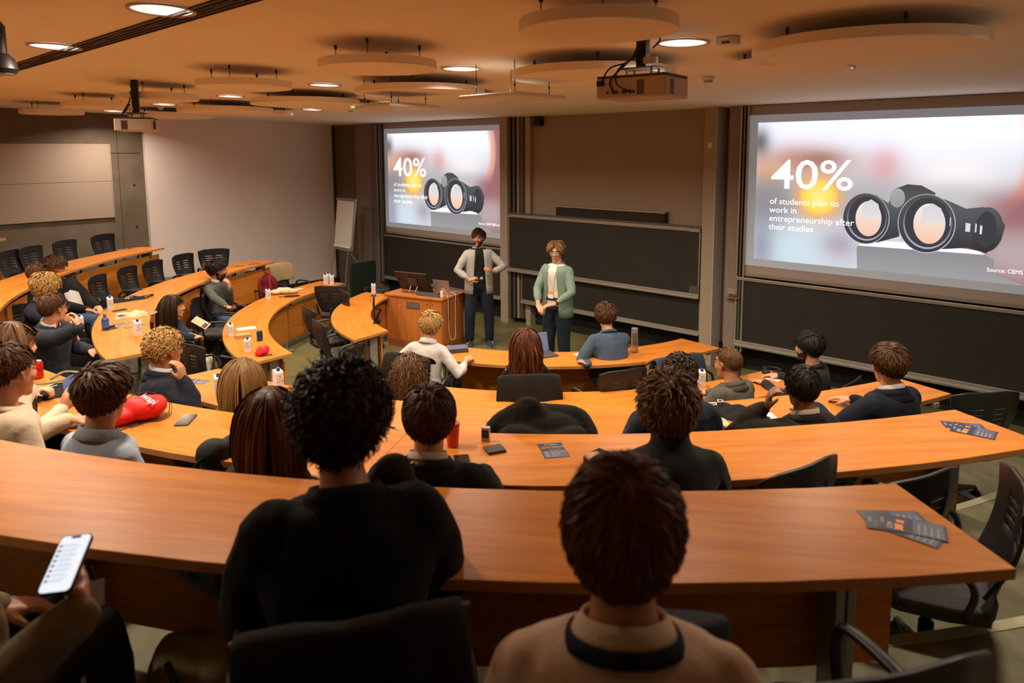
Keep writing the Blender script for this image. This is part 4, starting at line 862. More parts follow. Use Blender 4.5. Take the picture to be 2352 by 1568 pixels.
def atd(px, dep): d = ray(*px); return CAM + d*dep
# ---------------------------------------------------------------- the cast
def face_c(p): return math.atan2(C0[1]-p[1], C0[0]-p[0])
def view(p): d = V(p[:2])-CAM[:2]; return math.atan2(d[1], d[0])
def seat(px, row, lean, s=1., dz=0.): hz = .50+.66*s*math.cos(lean)+.01+dz; return atz(px[0], px[1], TZ[row]+hz)
def sit(lb, px, row, lean=.12, turn=0., look=None, s=1., withchair=None, **kw):
    """look: heading of the head relative to the line of sight, 0 = away from the camera, + = to the picture's left"""
    p = seat(px, row, lean, s); yaw = face_c(p)+turn
    if look is not None: kw['hyaw'] = (view(p)+look-yaw+PI) % (2*PI)-PI
    r = person(lb, p, yaw, TZ[row], lean=lean, s=s, **kw)
    if withchair:
        t = r[0]; c = chair(t.location[0]-.02*math.cos(yaw), t.location[1]-.02*math.sin(yaw), TZ[row], yaw, withchair)
    return r
WHT = ('white_cotton', (.50, .46, .44)); NAVY = ('navy_wool', (.010, .013, .022)); BLK = ('black_wool', (.008, .0075, .0075)); TRO = ('dark_trousers', (.010, .011, .015)); JEANS = ('blue_denim', (.045, .075, .14)); CHINO = ('beige_cotton', (.36, .29, .19))
# presenters
p1 = atz(1102, 795, 0)
yw = view(p1)+PI+.10
P1 = person('dark-haired bearded presenter in open grey shirt over black tee, holding a microphone', p1+V([.0, .0, 0]), yw, 0, lean=.0, hyaw=-.42, hpitch=.0, top='open', tc=('pale_grey_oxford', (.40, .39, .37)), inner=('black_tee', (.012, .014, .012)), leg=('dark_denim', (.013, .018, .030)), tone='mid', hc='dkbrown', hst='side', seated=False, s=1.0, hs=1.0, vox=.0065, beard=.6,
            arms=(dict(w=(-.17, .26, 1.17), pole=(-1, -.2, -.4), d=(.5, .45, .5), n=(.6, -.3, -.5), curl=.9, cuff=.72), dict(w=(.16, .24, 1.06), pole=(1, -.3, -.4), d=(-.85, .5, .05), n=(-.3, -.6, -.6), curl=1.0, cuff=.72)), shoes=('navy_suede', (.03, .05, .07)), stance=.15, seed=3)
p2 = atz(1277, 549, 1.80)
yw = view(p2)+PI-.55
P2 = person('blond presenter in glasses and open sage green shirt over white tee, clasping his hands', p2, yw, 0, lean=.03, hyaw=.35, hpitch=-.08, top='open', tc=('sage_green_cotton', (.17, .25, .20)), inner=('white_tee', (.66, .62, .54)), leg=('dark_denim', (.013, .018, .030)), tone='fair', hc='dkblond', hst='curtains', seated=False, s=1.0, hs=1.0, vox=.0065, glasses=2, belt=True,
            arms=(dict(w=(-.12, .27, 1.02), pole=(-1, -.4, -.3), d=(.8, .55, -.12), n=(-.1, -.3, -.9), curl=.55, cuff=.66), dict(w=(.10, .30, .99), pole=(1, -.4, -.3), d=(-.75, .6, -.25), n=(-.2, .1, -.9), curl=.7, cuff=.66)), watch=-1, stance=.12, seed=4)
# row A
sit('blond man in a white shirt resting his forearm on the front-row desk', (990, 745), 'A', .20, .0, look=-.25, top='shirt', tc=WHT, tone='fair', hc='blond', hst='mop', seed=5, hs=1.12, arms=('arm', dict(ww=atz(1072, 826, .785), dw=(-.2, .9, .02), n=(-.4, 0, -1), curl=1.1, cuff=.62)), withchair='black chair with a dark coat under the man in the white shirt', vox=.009)
sit('woman with long auburn hair in a black blouse, seen from behind', (1208, 785), 'A', .02, .15, look=.0, top='shirt', tc=('black_satin', (.012, .012, .010), .5, .0, (30, .3)), tone='fair', hc='auburn', hst='longwavy', sex='f', seed=6, hs=1.1, arms=('fold', 'fold'), withchair='chair draped with a black coat under the auburn-haired woman')
sit('man in a slate blue sweater leaning over the front-row desk', (1391, 724), 'A', .42, -.05, look=.15, s=1.05, top='sweater', tc=('slate_blue_knit', (.050, .072, .11)), tone='mid', hc='brown', hst='mop', seed=7, hs=1.12, arms=(dict(ww=atz(1352, 835, .775), dw=(-1, .35, 0), n=(0, 0, -1), curl=.12, spread=1.3), dict(ww=atz(1358, 806, .80), dw=(-.7, .8, 0), n=(0, 0, -1), curl=.9)), leg=('grey_brown_trousers', (.10, .085, .065)), vox=.009)
# row B
sit('woman with voluminous curly dark-blond hair behind the man in the white shirt', (938, 852), 'B', .10, .0, look=.0, top='sweater', tc=BLK, tone='mid', hc='ltbrown', hst='longcurly', sex='f', seed=8, hs=1.05, arms=('desk', 'chin'))
sit('short-haired man in a grey blazer turning left, beside the water carton', (1672, 832), 'B', .14, .30, look=.95, top='jacket', tc=('grey_tweed', (.085, .078, .060)), tone='mid', hc='ltbrown', hst='crop', seed=9, hs=1.12, arms=('desk', 'desk'), withchair='black chair under the man in the grey blazer', vox=.008)
sit('dark-haired bearded man in a black sweater near the right blackboard', (1857, 795), 'B', .12, .25, look=1.05, top='sweater', tc=('charcoal_knit', (.020, .022, .022)), tone='fair', hc='black', hst='side', beard=.6, seed=10, hs=1.10, arms=('desk', 'desk'), withchair='black chair under the bearded man in the black sweater', vox=.008)
# row C
sit('dark curly-haired man in a navy blazer, mostly hidden by the wavy-haired man', (1560, 862), 'C', .10, .0, look=.1, top='jacket', tc=NAVY, tone='mid', hc='dkbrown', hst='curly', seed=11, hs=1.06, arms=('desk', 'desk'), withchair='black chair under the curly-haired man in the navy blazer')
HM = sit('black-haired man in a dark suit raising his hand to his glasses', (1842, 888), 'C', .08, .12, look=.35, top='jacket', tc=('dark_brown_suit', (.016, .013, .010)), tone='dark', hc='black', hst='short', seed=12, hs=1.10, collar=('beige_collar', (.42, .32, .24)), glasses=1, vox=.007, watch=-1,
    arms=(dict(ww=atd((1762, 932), 4.15), pole=(-.6, .1, -1), dw=(.25, -.1, 1), nw=(.9, .4, .1), curl=.75, cuff=.85, spread=1.3), 'desk'), withchair='black chair under the black-haired man in the dark suit')
sit('man in a navy suit with a neat brown haircut, farthest right in the third row', (2040, 836), 'C', .06, .1, look=.55, top='jacket', tc=NAVY, tone='fair', hc='brown', hst='quiff', seed=13, hs=1.12, collar=WHT, arms=(dict(w=(-.20, .44, .79), d=(-.6, 1, 0), curl=.4), 'desk'), withchair='black chair under the man in the navy suit', vox=.008)
sit('curly blond man in glasses and a navy blazer resting his chin on his hand', (378, 800), 'C', .06, -.45, look=-1.12, top='jacket', tc=('navy_charcoal', (.014, .016, .024)), tone='mid', hc='blond', hst='curly', glasses=1, seed=14, hs=1.12, collar=WHT, arms=('lap', dict(ww=atd((420, 872), 4.88), dw=(.0, -.1, 1), nw=(-.7, -.5, .1), pole=(.4, .2, -1), curl=.7)), vox=.007, withchair='black chair under the curly blond man in glasses')
sit('woman with straight dark-blond hair between the water cartons', (556, 868), 'C', .08, .0, look=-.1, top='sweater', tc=('brown_knit', (.05, .035, .02)), tone='fair', hc='dkblond', hst='long', sex='f', seed=15, hs=1.10, arms=('fold', 'fold'), withchair='black chair under the woman with dark-blond hair')
# row D
sit('man in a cream sweater cut by the left edge of the picture', (22, 850), 'D', .10, -.1, look=-.95, s=1.02, top='sweater', tc=('cream_knit', (.52, .42, .30)), tone='mid', hc='brown', hst='short', seed=16, hs=1.16, arms=('desk', 'lap'), vox=.008, withchair='black chair under the man in the cream sweater')
PW = sit('woman in a cream ribbed sweater holding a phone, behind the man in cream', (30, 792), 'D', .12, -.1, look=-1.0, top='sweater', tc=('cream_rib', (.56, .47, .35)), tone='fair', hc='ltbrown', hst='long', sex='f', seed=17, hs=1.12, arms=(dict(ww=atz(78, 900, 1.47), dw=(.7, .6, .3), nw=(0, 0, -1), curl=.9), dict(ww=atz(146, 935, 1.50), dw=(.3, .75, .7), nw=(-.7, .4, .2), curl=.8)), vox=.008)
sit('brown-haired man in a light blue polo shirt beside the red bag', (238, 905), 'D', .06, -.15, look=-.45, top='shirt', tc=('light_blue_pique', (.32, .38, .45)), tone='mid', hc='brown', hst='quiff', seed=18, hs=1.14, arms=('lap', 'lap'), vox=.008, withchair='black chair under the man in the light blue polo')
sit('woman with very long dark brown hair beside a black backpack', (620, 962), 'D', .08, .0, look=-.05, top='sweater', tc=('olive_black_knit', (.022, .019, .013)), tone='mid', hc='redbrown', hst='long', sex='f', seed=19, hs=1.12, arms=('fold', 'lap'), withchair='black chair under the woman with very long brown hair')
sit('dark-haired man in a black blazer with a pale collar, in front of the big-haired man', (986, 960), 'D', .08, .0, look=-.05, top='jacket', tc=BLK, tone='mid', hc='brown', hst='short', hstyle=dict(L=.05, vol=.014), seed=20, hs=1.12, collar=('beige_collar', (.42, .32, .24)), arms=('desk', 'desk'), vox=.009, withchair='black chair under the man with the pale collar')
sit('man with thick wavy brown hair in a ribbed black turtleneck', (1536, 930), 'D', .10, .0, look=.05, top='turtle', tc=('black_rib', (.010, .010, .009), .9, .1, (60, .5, (6, 6, .2))), tone='mid', hc='ltbrown', hst='wavy', seed=21, hs=1.15, arms=(dict(w=(-.25, .38, .79), d=(-.2, 1, 0), curl=.8), 'desk'), vox=.009, withchair='black chair under the man in the turtleneck')
# row E
sit('large dark figure in a black coat with bushy dark hair, centre foreground', (786, 966), 'E', .24, .38, look=-.25, s=1.06, broad=1.08, top='coat', tc=('black_coat', (.007, .0065, .006)), tone='mid', hc='dkbrown', hst='curly', hstyle=dict(L=.095, vol=.024, lift=.55), seed=22, hs=1.10, arms=('fold', 'fold'), vox=.009, withchair='black chair under the man in the black coat')
sit('brown-haired man in a pale shirt with a navy lanyard, nearest the camera', (1432, 1215), 'E', .05, -.05, look=.0, s=1.06, broad=1.1, top='shirt', lanyard=('navy_ribbon', (.012, .014, .03)), tc=('ecru_cotton', (.62, .46, .33)), tone='mid', hc='redbrown', hst='short', hstyle=dict(L=.065, vol=.012, n=900, w=.0055, nape=-.8, back=.9), seed=23, knee={1: atd((1604, 1418), 1.42)}, leg=('blue_grey_wool', (.030, .034, .042)), hs=1.12, arms=('lap', 'lap'), vox=.008, withchair='black chair under the man with the navy lanyard')
# left block
sit('man in a navy blazer leaning his cheek on his fingers, with a wristwatch', (122, 706), 'C', .10, -.75, look=-.95, top='jacket', tc=('charcoal_navy', (.022, .026, .036)), tone='fair', hc='brown', hst='short', glasses=1, seed=24, hs=1.12, collar=WHT, arms=('arm', dict(ww=atd((183, 752), 6.05), dw=(-.55, .1, .75), nw=(-.7, -.7, 0), pole=(.4, 0, -1), curl=.6)), vox=.008, watch=1, withchair='black chair under the man leaning his cheek on his fingers')
sit('blond man in a dark navy sweater looking down at a carton', (104, 656), 'C', .14, -.45, look=-1.2, hpitch=-.35, top='sweater', tc=NAVY, tone='mid', hc='blond', hst='wavy', seed=25, hs=1.12, collar=WHT, arms=('lap', dict(ww=atd((178, 752), 6.9), dw=(.6, .6, .5), curl=1.0, nw=(-.5, .5, 0))), vox=.008, withchair='black chair under the blond man in the navy sweater')
sit('bearded man slouching in a black jacket and white shirt, hands on his jeans', (126, 612), 'C', -.35, -.35, look=-1.45, hpitch=-.45, top='jacket', tc=BLK, tone='mid', hc='brown', hst='side', seed=26, hs=1.12, inner=WHT, collar=WHT, leg=JEANS, beard=.6, arms=('lap', 'lap'), vox=.008, withchair='black chair under the slouching bearded man')
sit('brown-haired man hidden behind the blond man at the far left', (86, 628), 'C', .08, -.3, look=-.9, top='sweater', tc=('dark_green_knit', (.018, .022, .016)), tone='mid', hc='brown', hst='short', seed=27, hs=1.06, arms=('lap', 'lap'))
sit('woman with long dark hair, white collar and cream trousers, hands clasped', (398, 702), 'B', .08, -.35, look=-1.35, top='sweater', tc=('navy_knit', (.010, .020, .038)), tone='fair', hc='dkbrown', hst='long', sex='f', seed=28, hs=1.10, leg=('cream_trousers', (.55, .46, .33)), collar=WHT, arms=(dict(ww=atd((455, 783), 7.6), dw=(.9, .3, 0), nw=(0, -.3, -.8), curl=.7), dict(ww=atd((462, 780), 7.6), dw=(-.3, .9, 0), nw=(0, -.3, -.8), curl=.8)), vox=.008, withchair='black chair under the woman in cream trousers')
sit('dark-haired man in a grey sweater with a lanyard, one hand raised', (500, 618), 'B', .06, -.25, look=-1.55, s=1.10, broad=1.10, top='sweater', tc=('grey_green_knit', (.075, .080, .062)), tone='mid', hc='black', hst='mop', beard=.6, seed=29, hs=1.2, collar=WHT, leg=JEANS, arms=(dict(ww=atd((527, 662), 10.1), pole=(.2, .3, -1), dw=(.0, -.1, 1), nw=(-.6, -.5, 0), curl=1.0), dict(ww=atd((530, 712), 9.6), dw=(.9, .1, -.1), n=(0, 0, 1), curl=.3)), vox=.007, withchair='black chair under the man in the grey sweater')
# man with the phone, head outside the picture
pp = atz(-205, 1075, 1.0+1.15)
PH = person('person in a tan wool jacket holding a lit phone, bottom left corner', pp, face_c(pp)-.15, 1.0, lean=.05, hyaw=0, top='jacket', tc=('tan_wool', (.22, .165, .095)), tone='mid', hc='brown', hst='short', seed=30, collar=WHT, vox=.007, leg=('blue_grey_trousers', (.030, .038, .055)),
            arms=('lap', dict(ww=atd((188, 1402), 1.572), pw=(.3, -.5, -1), dw=unit(ray(180, 1310)*1.68-ray(188, 1402)*1.572), nw=-FW*.9-RT*.45, curl=.12, over=True, cuff=.93)))
chair(PH[0].location[0]-.02, PH[0].location[1]-.02, 1.0, face_c(pp)-.15, 'black chair under the person holding the lit phone')
# ================================================================ things on and around the desks
def on(px, row, dz=0.): p = atz(*px, DZ[row]+dz); return p
def at_desk(name, lb, cat, px, row, rz=0, group=None, dz=.0004): p = on(px, row, dz); return thing(name, lb, cat, tuple(p), rz, group)
VR = lambda px: (lambda d: math.atan2(d[1], d[0]))(ray(*px))
CART = mat('carton_white', (.60, .56, .52), .5); BLUECAP = mat('blue_cap', (.03, .06, .30), .4); INK = mat('dark_ink', (.03, .03, .05), .6); INKB = mat('blue_ink', (.05, .12, .30), .6); INKG = mat('green_ink', (.35, .42, .05), .6)
TM = {}
def flat_text(s_, size, m, parent, loc, rot=(PI/2, 0, 0), sx=1., name='lettering'):
    k = (s_, m.name)
    if k not in TM: TM[k] = text_mesh(s_, 1., m, name)
    o = link(name, TM[k], parent); o.scale = (size*sx, size, size); o.location = loc; o.rotation_euler = rot; return o
def make_carton():
    t = thing('water_carton', 'x', 'carton'); w_ = .031
    MB().loft([[(-w_, -w_, 0), (w_, -w_, 0), (w_, w_, 0), (-w_, w_, 0)], [(-w_, -w_, .128), (w_, -w_, .128), (w_, w_, .128), (-w_, w_, .128)], [(-w_*.97, -w_*.75, .140), (w_*.97, -w_*.75, .140), (w_, w_, .150), (-w_, w_, .150)]]).build('box', CART, t, bevel=.0015)
    o = MB().tube([(0, -.004, .140), (0, -.006, .150)], .015, 18).tube([(0, -.006, .150), (0, -.008, .168)], .0125, 18).build('cap', BLUECAP, t)
    def face(rz, side):
        R_ = Rz(rz)
        q = lambda x, z, d=.0004: tuple(R_ @ V([x, -w_-d, z]))
        MB().add([q(0, .108), q(.006, .101), q(0, .094), q(-.006, .101)], [(0, 1, 2, 3)]).build('diamond_mark', INK, t)
        xs = np.linspace(-w_+.001, w_-.001, 10); MB().add([q(x, .060+.004*math.sin(x*120)) for x in xs]+[q(x, .064+.004*math.sin(x*120)) for x in xs[::-1]], [tuple(range(20))]).build('wave_stripe', INKB, t)
        MB().add([q(.008, .050), q(.020, .048), q(.021, .040), q(.009, .041)], [(0, 1, 2, 3)]).build('green_mark', INKG, t)
        flat_text('AGUA', .0115, INK, t, q(-.017, .078), (PI/2, 0, rz))
        flat_text('330 ml', .006, INK, t, q(-.010, .018), (PI/2, 0, rz))
    face(0, 0); face(PI/2, 1); return t
K0 = make_carton(); first = [True]
def carton(px, row, rz, lb, z=None):
    t = K0 if first[0] else copy_tree(K0); first[0] = False
    p = on(px, row) if z is None else V(z); t.location = tuple(p); t.rotation_euler = (0, 0, VR(px)-PI/2+rz); t['label'] = lb; t['group'] = 'water cartons on the desks'; return t
for px, row, rz, lb in [((317, 770), 'C', .35, 'white water carton next to the blue flyer on the left third-row desk'), ((254, 711), 'C', .1, 'white water carton behind the cream tote bag'), ((616, 687), 'B', .3, 'white water carton beside the cream cloth bag'),
    ((530, 772), 'B', .3, 'white water carton left of the small wooden box'), ((570, 808), 'B', -.3, 'white water carton left of the red cap'), ((503, 906), 'C', .1, 'white water carton left of the dark-blond woman'), ((640, 892), 'C', .45, 'white water carton right of the dark-blond woman, fully visible'),
    ((701, 926), 'C', .3, 'white water carton half hidden by the big bushy hair'), ((858, 673), 'A', .1, 'white water carton behind the microphone stand'), ((748, 651), 'B', .2, 'front left carton of the cluster at the far desk tip'), ((754, 648), 'B', .3, 'rearmost carton of the cluster at the far desk tip'), ((763, 652), 'B', -.2, 'front right carton of the cluster at the far desk tip'), ((1611, 886), 'B', .25, 'white water carton beside the man in the grey blazer')]:
    carton(px, row, rz, lb)
carton((183, 745), 'C', .2, 'white water carton held by the blond man', z=atd((184, 760), 6.82))
# drinks
o = at_desk('glass_bottle', 'blue glass bottle with a silver cap at the tip of the left desk', 'bottle', (243, 757), 'C')
MB().lathe([(.030, 0), (.034, .006), (.034, .105), (.028, .120), (.014, .132), (.0135, .150)], 24).build('bottle_body', mat('blue_glass', (.02, .06, .25), .08, coat=.5), o, smooth='auto'); MB().lathe([(.0155, .148), (.0155, .168)], 20).build('cap', CHROME, o)
MB().lathe([(.0344, .03), (.0344, .09)], 24, caps=False).build('paper_label', mat('blue_label', (.05, .10, .30), .5), o, smooth=True)
def can(px, row, lb, m1, txt):
    o = at_desk('drink_can', lb, 'can', px, row, VR(px)-PI/2); MB().lathe([(.026, 0), (.033, .008), (.033, .104), (.027, .115)], 28).build('can_body', m1, o, smooth='auto'); MB().lathe([(.0275, .1152), (.0275, .1175), (.024, .116)], 28).build('can_rim', CHROME, o, smooth='auto')
    MB().lathe([(.0235, .1152), (.01, .1155)], 20).build('can_lid', ALU, o)
    if txt:
        me = text_mesh(txt, .030, mat('black_print', (.01, .008, .008), .5), 'lettering'); co = np.empty(len(me.vertices)*3); me.vertices.foreach_get('co', co); co = co.reshape(-1, 3); a = (co[:, 0]-co[:, 0].max()/2)/.0335; co = np.c_[.0335*np.sin(a), -.0335*np.cos(a), .045+co[:, 1]+co[:, 0]*.1]; me.vertices.foreach_set('co', co.ravel()); link('lettering', me, o)
    return o
can((88, 868), 'D', 'red soda can with black script on the desk at the left', mat('red_can', (.50, .012, .012), .3, .3), 'Coca-Cola')
can((597, 782), 'B', 'small dark blue drink can behind the red cap', mat('navy_can', (.02, .04, .10), .3, .4), '')
o = at_desk('water_bottle', 'tall clear glass bottle with a grey lid beside the blue sweater man', 'bottle', (1457, 809), 'A')
MB().lathe([(.036, 0), (.038, .005), (.038, .215), (.034, .225)], 24).build('glass_body', mat('clear_glass', (.9, .88, .82), .03, trans=.95, alpha=.55), o, smooth='auto'); MB().lathe([(.036, .222), (.036, .268)], 24).build('lid', mat('grey_lid', (.20, .20, .19), .5), o, smooth='auto'); MB().lathe([(.034, .004), (.034, .012)], 20).build('bottle_base', CHROME, o)
o = at_desk('juice_box', 'little clear carton with a navy label and a straw on the fourth-row desk', 'carton', (1116, 1012), 'D', .5)
MB().box((-.021, -.014, 0), (.021, .014, .075)).build('box', mat('pale_juice_box', (.42, .32, .24), .35), o, bevel=.002); MB().box((-.018, -.0148, .02), (.018, -.0142, .062)).build('label', mat('navy_label', (.02, .03, .08), .5), o); MB().tube([(.004, 0, .075), (.004, 0, .115)], .0018, 6).build('straw', WHITEP, o)
o = at_desk('red_tumbler', 'red cup partly hidden behind the head with the pale collar', 'cup', (1040, 1024), 'D'); MB().lathe([(.028, 0), (.036, .11), (.036, .125)], 24).build('cup_body', mat('red_plastic', (.50, .035, .02), .35), o, smooth='auto'); MB().lathe([(.030, .1255), (.005, .13)], 20).build('cup_lid', mat('dark_red_plastic', (.3, .02, .012), .4), o)
# printed sheets
NAVYP = mat('navy_print', (.012, .018, .045), .35, spec=.6); ORNG = mat('orange_print', (.75, .25, .03), .5); GREYP = mat('slate_print', (.07, .085, .14), .45); WP = mat('white_print', (.65, .64, .62), .5); PAPER = mat('white_paper', (.70, .68, .65), .6)
def flyer(px, row, rz, w_, h_, lb, stack=0, full=False, base=None, seed=0):
    """rz: heading in the room of the sheet's own up direction"""
    o = at_desk('flyer' if not stack else 'flyer', lb, 'flyer', px, row, rz-PI/2, None, .0006+.0009*stack)
    MB().box((-w_/2, -h_/2, 0), (w_/2, h_/2, .0007)).build('sheet', base or NAVYP, o)
    z = .0010
    Q = lambda x0, y0, x1, y1, m, n='printed_block': MB().add([(x0*w_, y0*h_, z), (x1*w_, y0*h_, z), (x1*w_, y1*h_, z), (x0*w_, y1*h_, z)], [(0, 1, 2, 3)]).build(n, m, o)
    T = lambda s_, x, y, sz, m, sx=1.: flat_text(s_, sz*h_, m, o, (x*w_, y*h_, z+.0002), (0, 0, 0), sx)
    Q(-.46, -.46, .46, -.02, GREYP)
    if full:
        T('CEMS', -.10, .36, .085, WP, 1.3); MB().lathe([(.055*w_, 0), (.04*w_, 0)], 18, (-.20*w_, .39*h_, z), False).build('round_emblem', ORNG, o)
        T('JOIN', -.42, .16, .14, ORNG, .9); T('STUDENT | CONSULT', -.02, .22, .05, WP); T('NETWORK EVENING', -.02, .16, .05, WP); T('AGENDA', -.16, .03, .07, ORNG, 1.2)
        for i, (a, b_) in enumerate((('16:00', 'Welcome and opening'), ('16:15', 'Keynote talk'), ('17:00', 'Panel session'), ('18:00', 'Networking'), ('19:00', 'Closing'))): T(a, -.42, -.10-.075*i, .05, WP); T(b_, -.15, -.10-.075*i, .045, WP)
    else:
        Q(-.40, .12, -.02, .24, ORNG); Q(.08, .10, .26, .22, ORNG); T('JOIN', -.40, .27, .12, WP, .9); T('CEMS', -.1, .40, .06, WP, 1.2)
        for i in range(4): T(('16:00  Welcome', '17:00  Keynote', '18:00  Session', '19:00  Drinks')[i], -.38, -.12-.09*i, .05, WP)
    return o
H0 = VR((1271, 1033))
flyer((1271, 1034), 'D', H0+.25, .125, .175, 'navy agenda flyer lying alone on the fourth-row desk beside the wallet', full=True)
def fan(px, row, rzs, offs, w_, h_, lbs):
    for i, (a, (dx, dy), lb) in enumerate(zip(rzs, offs, lbs)): flyer((px[0]+dx, px[1]+dy), row, a, w_, h_, lb, stack=i)
h = VR((2075, 1205))
fan((2075, 1205), 'E', (h+2.05, h+1.3, h+1.75, h+1.62), ((-22, -14), (10, 12), (-10, 0), (18, 4)), .10, .19, ('lowest flyer of the pile on the nearest desk, its orange corner showing', 'flyer turned crosswise in the pile on the nearest desk', 'flyer with a white title block in the pile on the nearest desk', 'topmost flyer of the pile on the nearest desk, agenda side up'))
h = VR((2225, 985)); fan((2225, 984), 'D', (h+1.9, h+1.35, h+1.5), ((-12, -6), (12, 2), (10, 8)), .10, .20, ('lowest glossy flyer of the pile at the right end of the fourth-row desk', 'middle glossy flyer of the pile at the right end of the fourth-row desk', 'topmost glossy flyer at the right end of the fourth-row desk'))
flyer((453, 876), 'C', VR((455, 876))+.9, .10, .16, 'navy and orange flyer beside the curly blond man')
flyer((308, 749), 'C', VR((308, 749))-1.2, .075, .20, 'blue flyer under the water carton on the left desk'); flyer((283, 742), 'C', VR((283, 742))-1.0, .10, .17, 'brownish leaflet under the cream tote bag', base=mat('brown_leaflet', (.12, .08, .06), .4))
flyer((545, 611), 'C', VR((545, 611))-1.2, .10, .20, 'flyer lying farther left on the far tip of the third-row desk'); flyer((583, 606), 'C', VR((583, 606))-1.0, .10, .20, 'flyer lying at the very tip of the third-row desk'); flyer((285, 572), 'D', VR((285, 572))-1.1, .11, .22, 'dark flyer near the far tip of the fourth-row desk')
flyer((183, 974), 'D', VR((183, 974))+.8, .10, .14, 'blue flyer peeping out left of the blue polo shirt')
flyer((1664, 888), 'B', VR((1664, 888))+.8, .10, .14, 'leaflet lying in front of the man in the grey blazer', base=PAPER)
def sheet(px, row, rz, w_, h_, lb, lines=8, m=PAPER):
    o = at_desk('paper_sheet', lb, 'paper', px, row, rz-PI/2); MB().box((-w_/2, -h_/2, 0), (w_/2, h_/2, .0008)).build('sheet', m, o)
    b = MB()
    for i in range(lines): y = h_*.38-h_*.09*i; b.box((-w_*.4, y, .0008), (w_*(.4-.12*(i % 3)), y+h_*.012, .0011))
    if lines: q = b.build('text_lines', INK, o); q['kind'] = 'stuff'
    return o
sheet((566, 754), 'B', VR((566, 754))-1.35, .15, .22, 'white printed sheet beside the small wooden box'); sheet((1337, 815), 'A', VR((1337, 815))+.8, .12, .17, 'white notepad under the hand of the man in the blue sweater', 0)
sheet((1752, 955), 'C', VR((1752, 955))-1.2, .12, .17, 'white paper under the dark sleeve on the third-row desk', 0); sheet((1783, 868), 'B', VR((1783, 868))-.5, .13, .18, 'white sheet below the headphones', 4); sheet((688, 663), 'B', VR((688, 663))-1.2, .07, .10, 'white name badge next to the cream cloth bag', 2)
# small flat things
def slab(name, lb, cat, px, row, rz, w_, h_, th, m, extra=None, bev=.004):
    o = at_desk(name, lb, cat, px, row, rz-PI/2); MB().box((-w_/2, -h_/2, 0), (w_/2, h_/2, th)).build('body' if name != 'wallet' else 'leather_cover', m, o, bevel=bev)
    if extra: extra(o)
    return o
GLS = mat('phone_glass', (.010, .009, .008), .12); LEA = mat('brown_black_leather', (.030, .022, .015), .55, bump=(120, .2))
def scr(w_, h_, th): return lambda o: (MB().box((-w_*.46, -h_*.47, th), (w_*.46, h_*.47, th+.0006)).build('screen', GLS, o), MB().box((-w_*.1, h_*.42, th+.0006), (w_*.1, h_*.44, th+.001)).build('camera_notch', PLAS, o))
slab('smartphone', 'dark smartphone lying on the fourth-row desk right of the red bag', 'phone', (427, 966), 'D', VR((427, 966))-.35, .075, .155, .009, PLASG, scr(.075, .155, .009))
slab('wallet', 'dark leather wallet beside the little juice box', 'wallet', (1136, 1034), 'D', VR((1136, 1034))+.35, .095, .085, .014, LEA, lambda o: (MB().box((-.0475, -.010, .014), (.0475, -.008, .0148)).build('stitching', mat('tan_thread', (.12, .09, .06), .8), o), MB().box((-.045, -.040, -.0), (.046, -.0435, .010)).build('fold_edge', LEA, o)), .006)
slab('smartphone', 'black phone right of the pale-collared man\'s shoulder', 'phone', (1062, 1062), 'D', VR((1062, 1062))+.1, .075, .15, .009, PLASG, scr(.075, .15, .009)); slab('smartphone', 'black phone left of the turtleneck man\'s shoulder', 'phone', (1392, 1048), 'D', VR((1392, 1048))+.9, .08, .155, .010, PLASG, scr(.08, .155, .01))
slab('smartphone', 'black phone beside the blue glass bottle', 'phone', (252, 756), 'C', VR((252, 756))-1.0, .07, .14, .008, PLASG, scr(.07, .14, .008)); slab('key_case', 'small black case lying on the phone by the blue bottle', 'case', (253, 752), 'C', VR((253, 752))-1.1, .035, .09, .022, PLAS, lambda o: MB().box((-.012, -.04, .022), (.012, -.02, .024)).build('metal_clip', CHROME, o), .006)
slab('usb_tag', 'tiny dark tag lying alone left of the pale-collared head', 'tag', (899, 982), 'D', VR((899, 982))+.9, .018, .045, .006, PLAS, lambda o: MB().tube([(-.02, -.06, .002), (0, -.02, .004), (.02, .06, .002)], .0012, 5).build('loose_string', mat('string', (.25, .13, .05), .8), o), .002)
slab('smartphone', 'phone on the left desk tip behind the bottle', 'phone', (275, 713), 'C', VR((275, 713))-1.2, .07, .15, .008, PLASG, scr(.07, .15, .008))
o = slab('wooden_box', 'small flat wooden box with a dark emblem between carton and can', 'box', (558, 775), 'B', VR((558, 775))-1.4, .095, .165, .042, mat('pale_wood_box', (.42, .24, .09), .6, noise=(12, .15)), lambda o: (MB().lathe([(.020, 0), (.001, .0002)], 20, (0, 0, .0423), False).build('paper_seal', WP, o), MB().box((-.012, -.010, .0426), (.012, .010, .0430)).build('emblem', INK, o), MB().box((-.0476, -.083, .024), (.0476, .083, .0255)).build('lid_seam', mat('seam_brown', (.12, .06, .02), .8), o)), .002)
slab('closed_laptop', 'dark closed device with a blue top right of the white shirt', 'laptop', (1050, 806), 'A', VR((1050, 806))+.2, .22, .16, .045, PLASG, lambda o: MB().box((-.11, -.08, .045), (.11, .08, .047)).build('blue_top', mat('blue_grey_lid', (.08, .09, .16), .4), o))
o = at_desk('laptop', 'blue-grey laptop lid standing open behind the auburn hair', 'laptop', (1254, 822), 'A', VR((1254, 822))-PI/2+.5); MB().box((-.15, -.005, 0), (.15, .21, .014)).build('keyboard_base', PLASG, o); q = MB().box((-.15, -.004, 0), (.15, .004, .20)).build('lid', mat('blue_lid', (.14, .18, .36), .4), o, bevel=.003); q.location = (0, .21, .012); q.rotation_euler = (-.25, 0, 0)
o = at_desk('headphones', 'black folded headphones on the desk near the right blackboard', 'headphones', (1772, 858), 'B', .3)
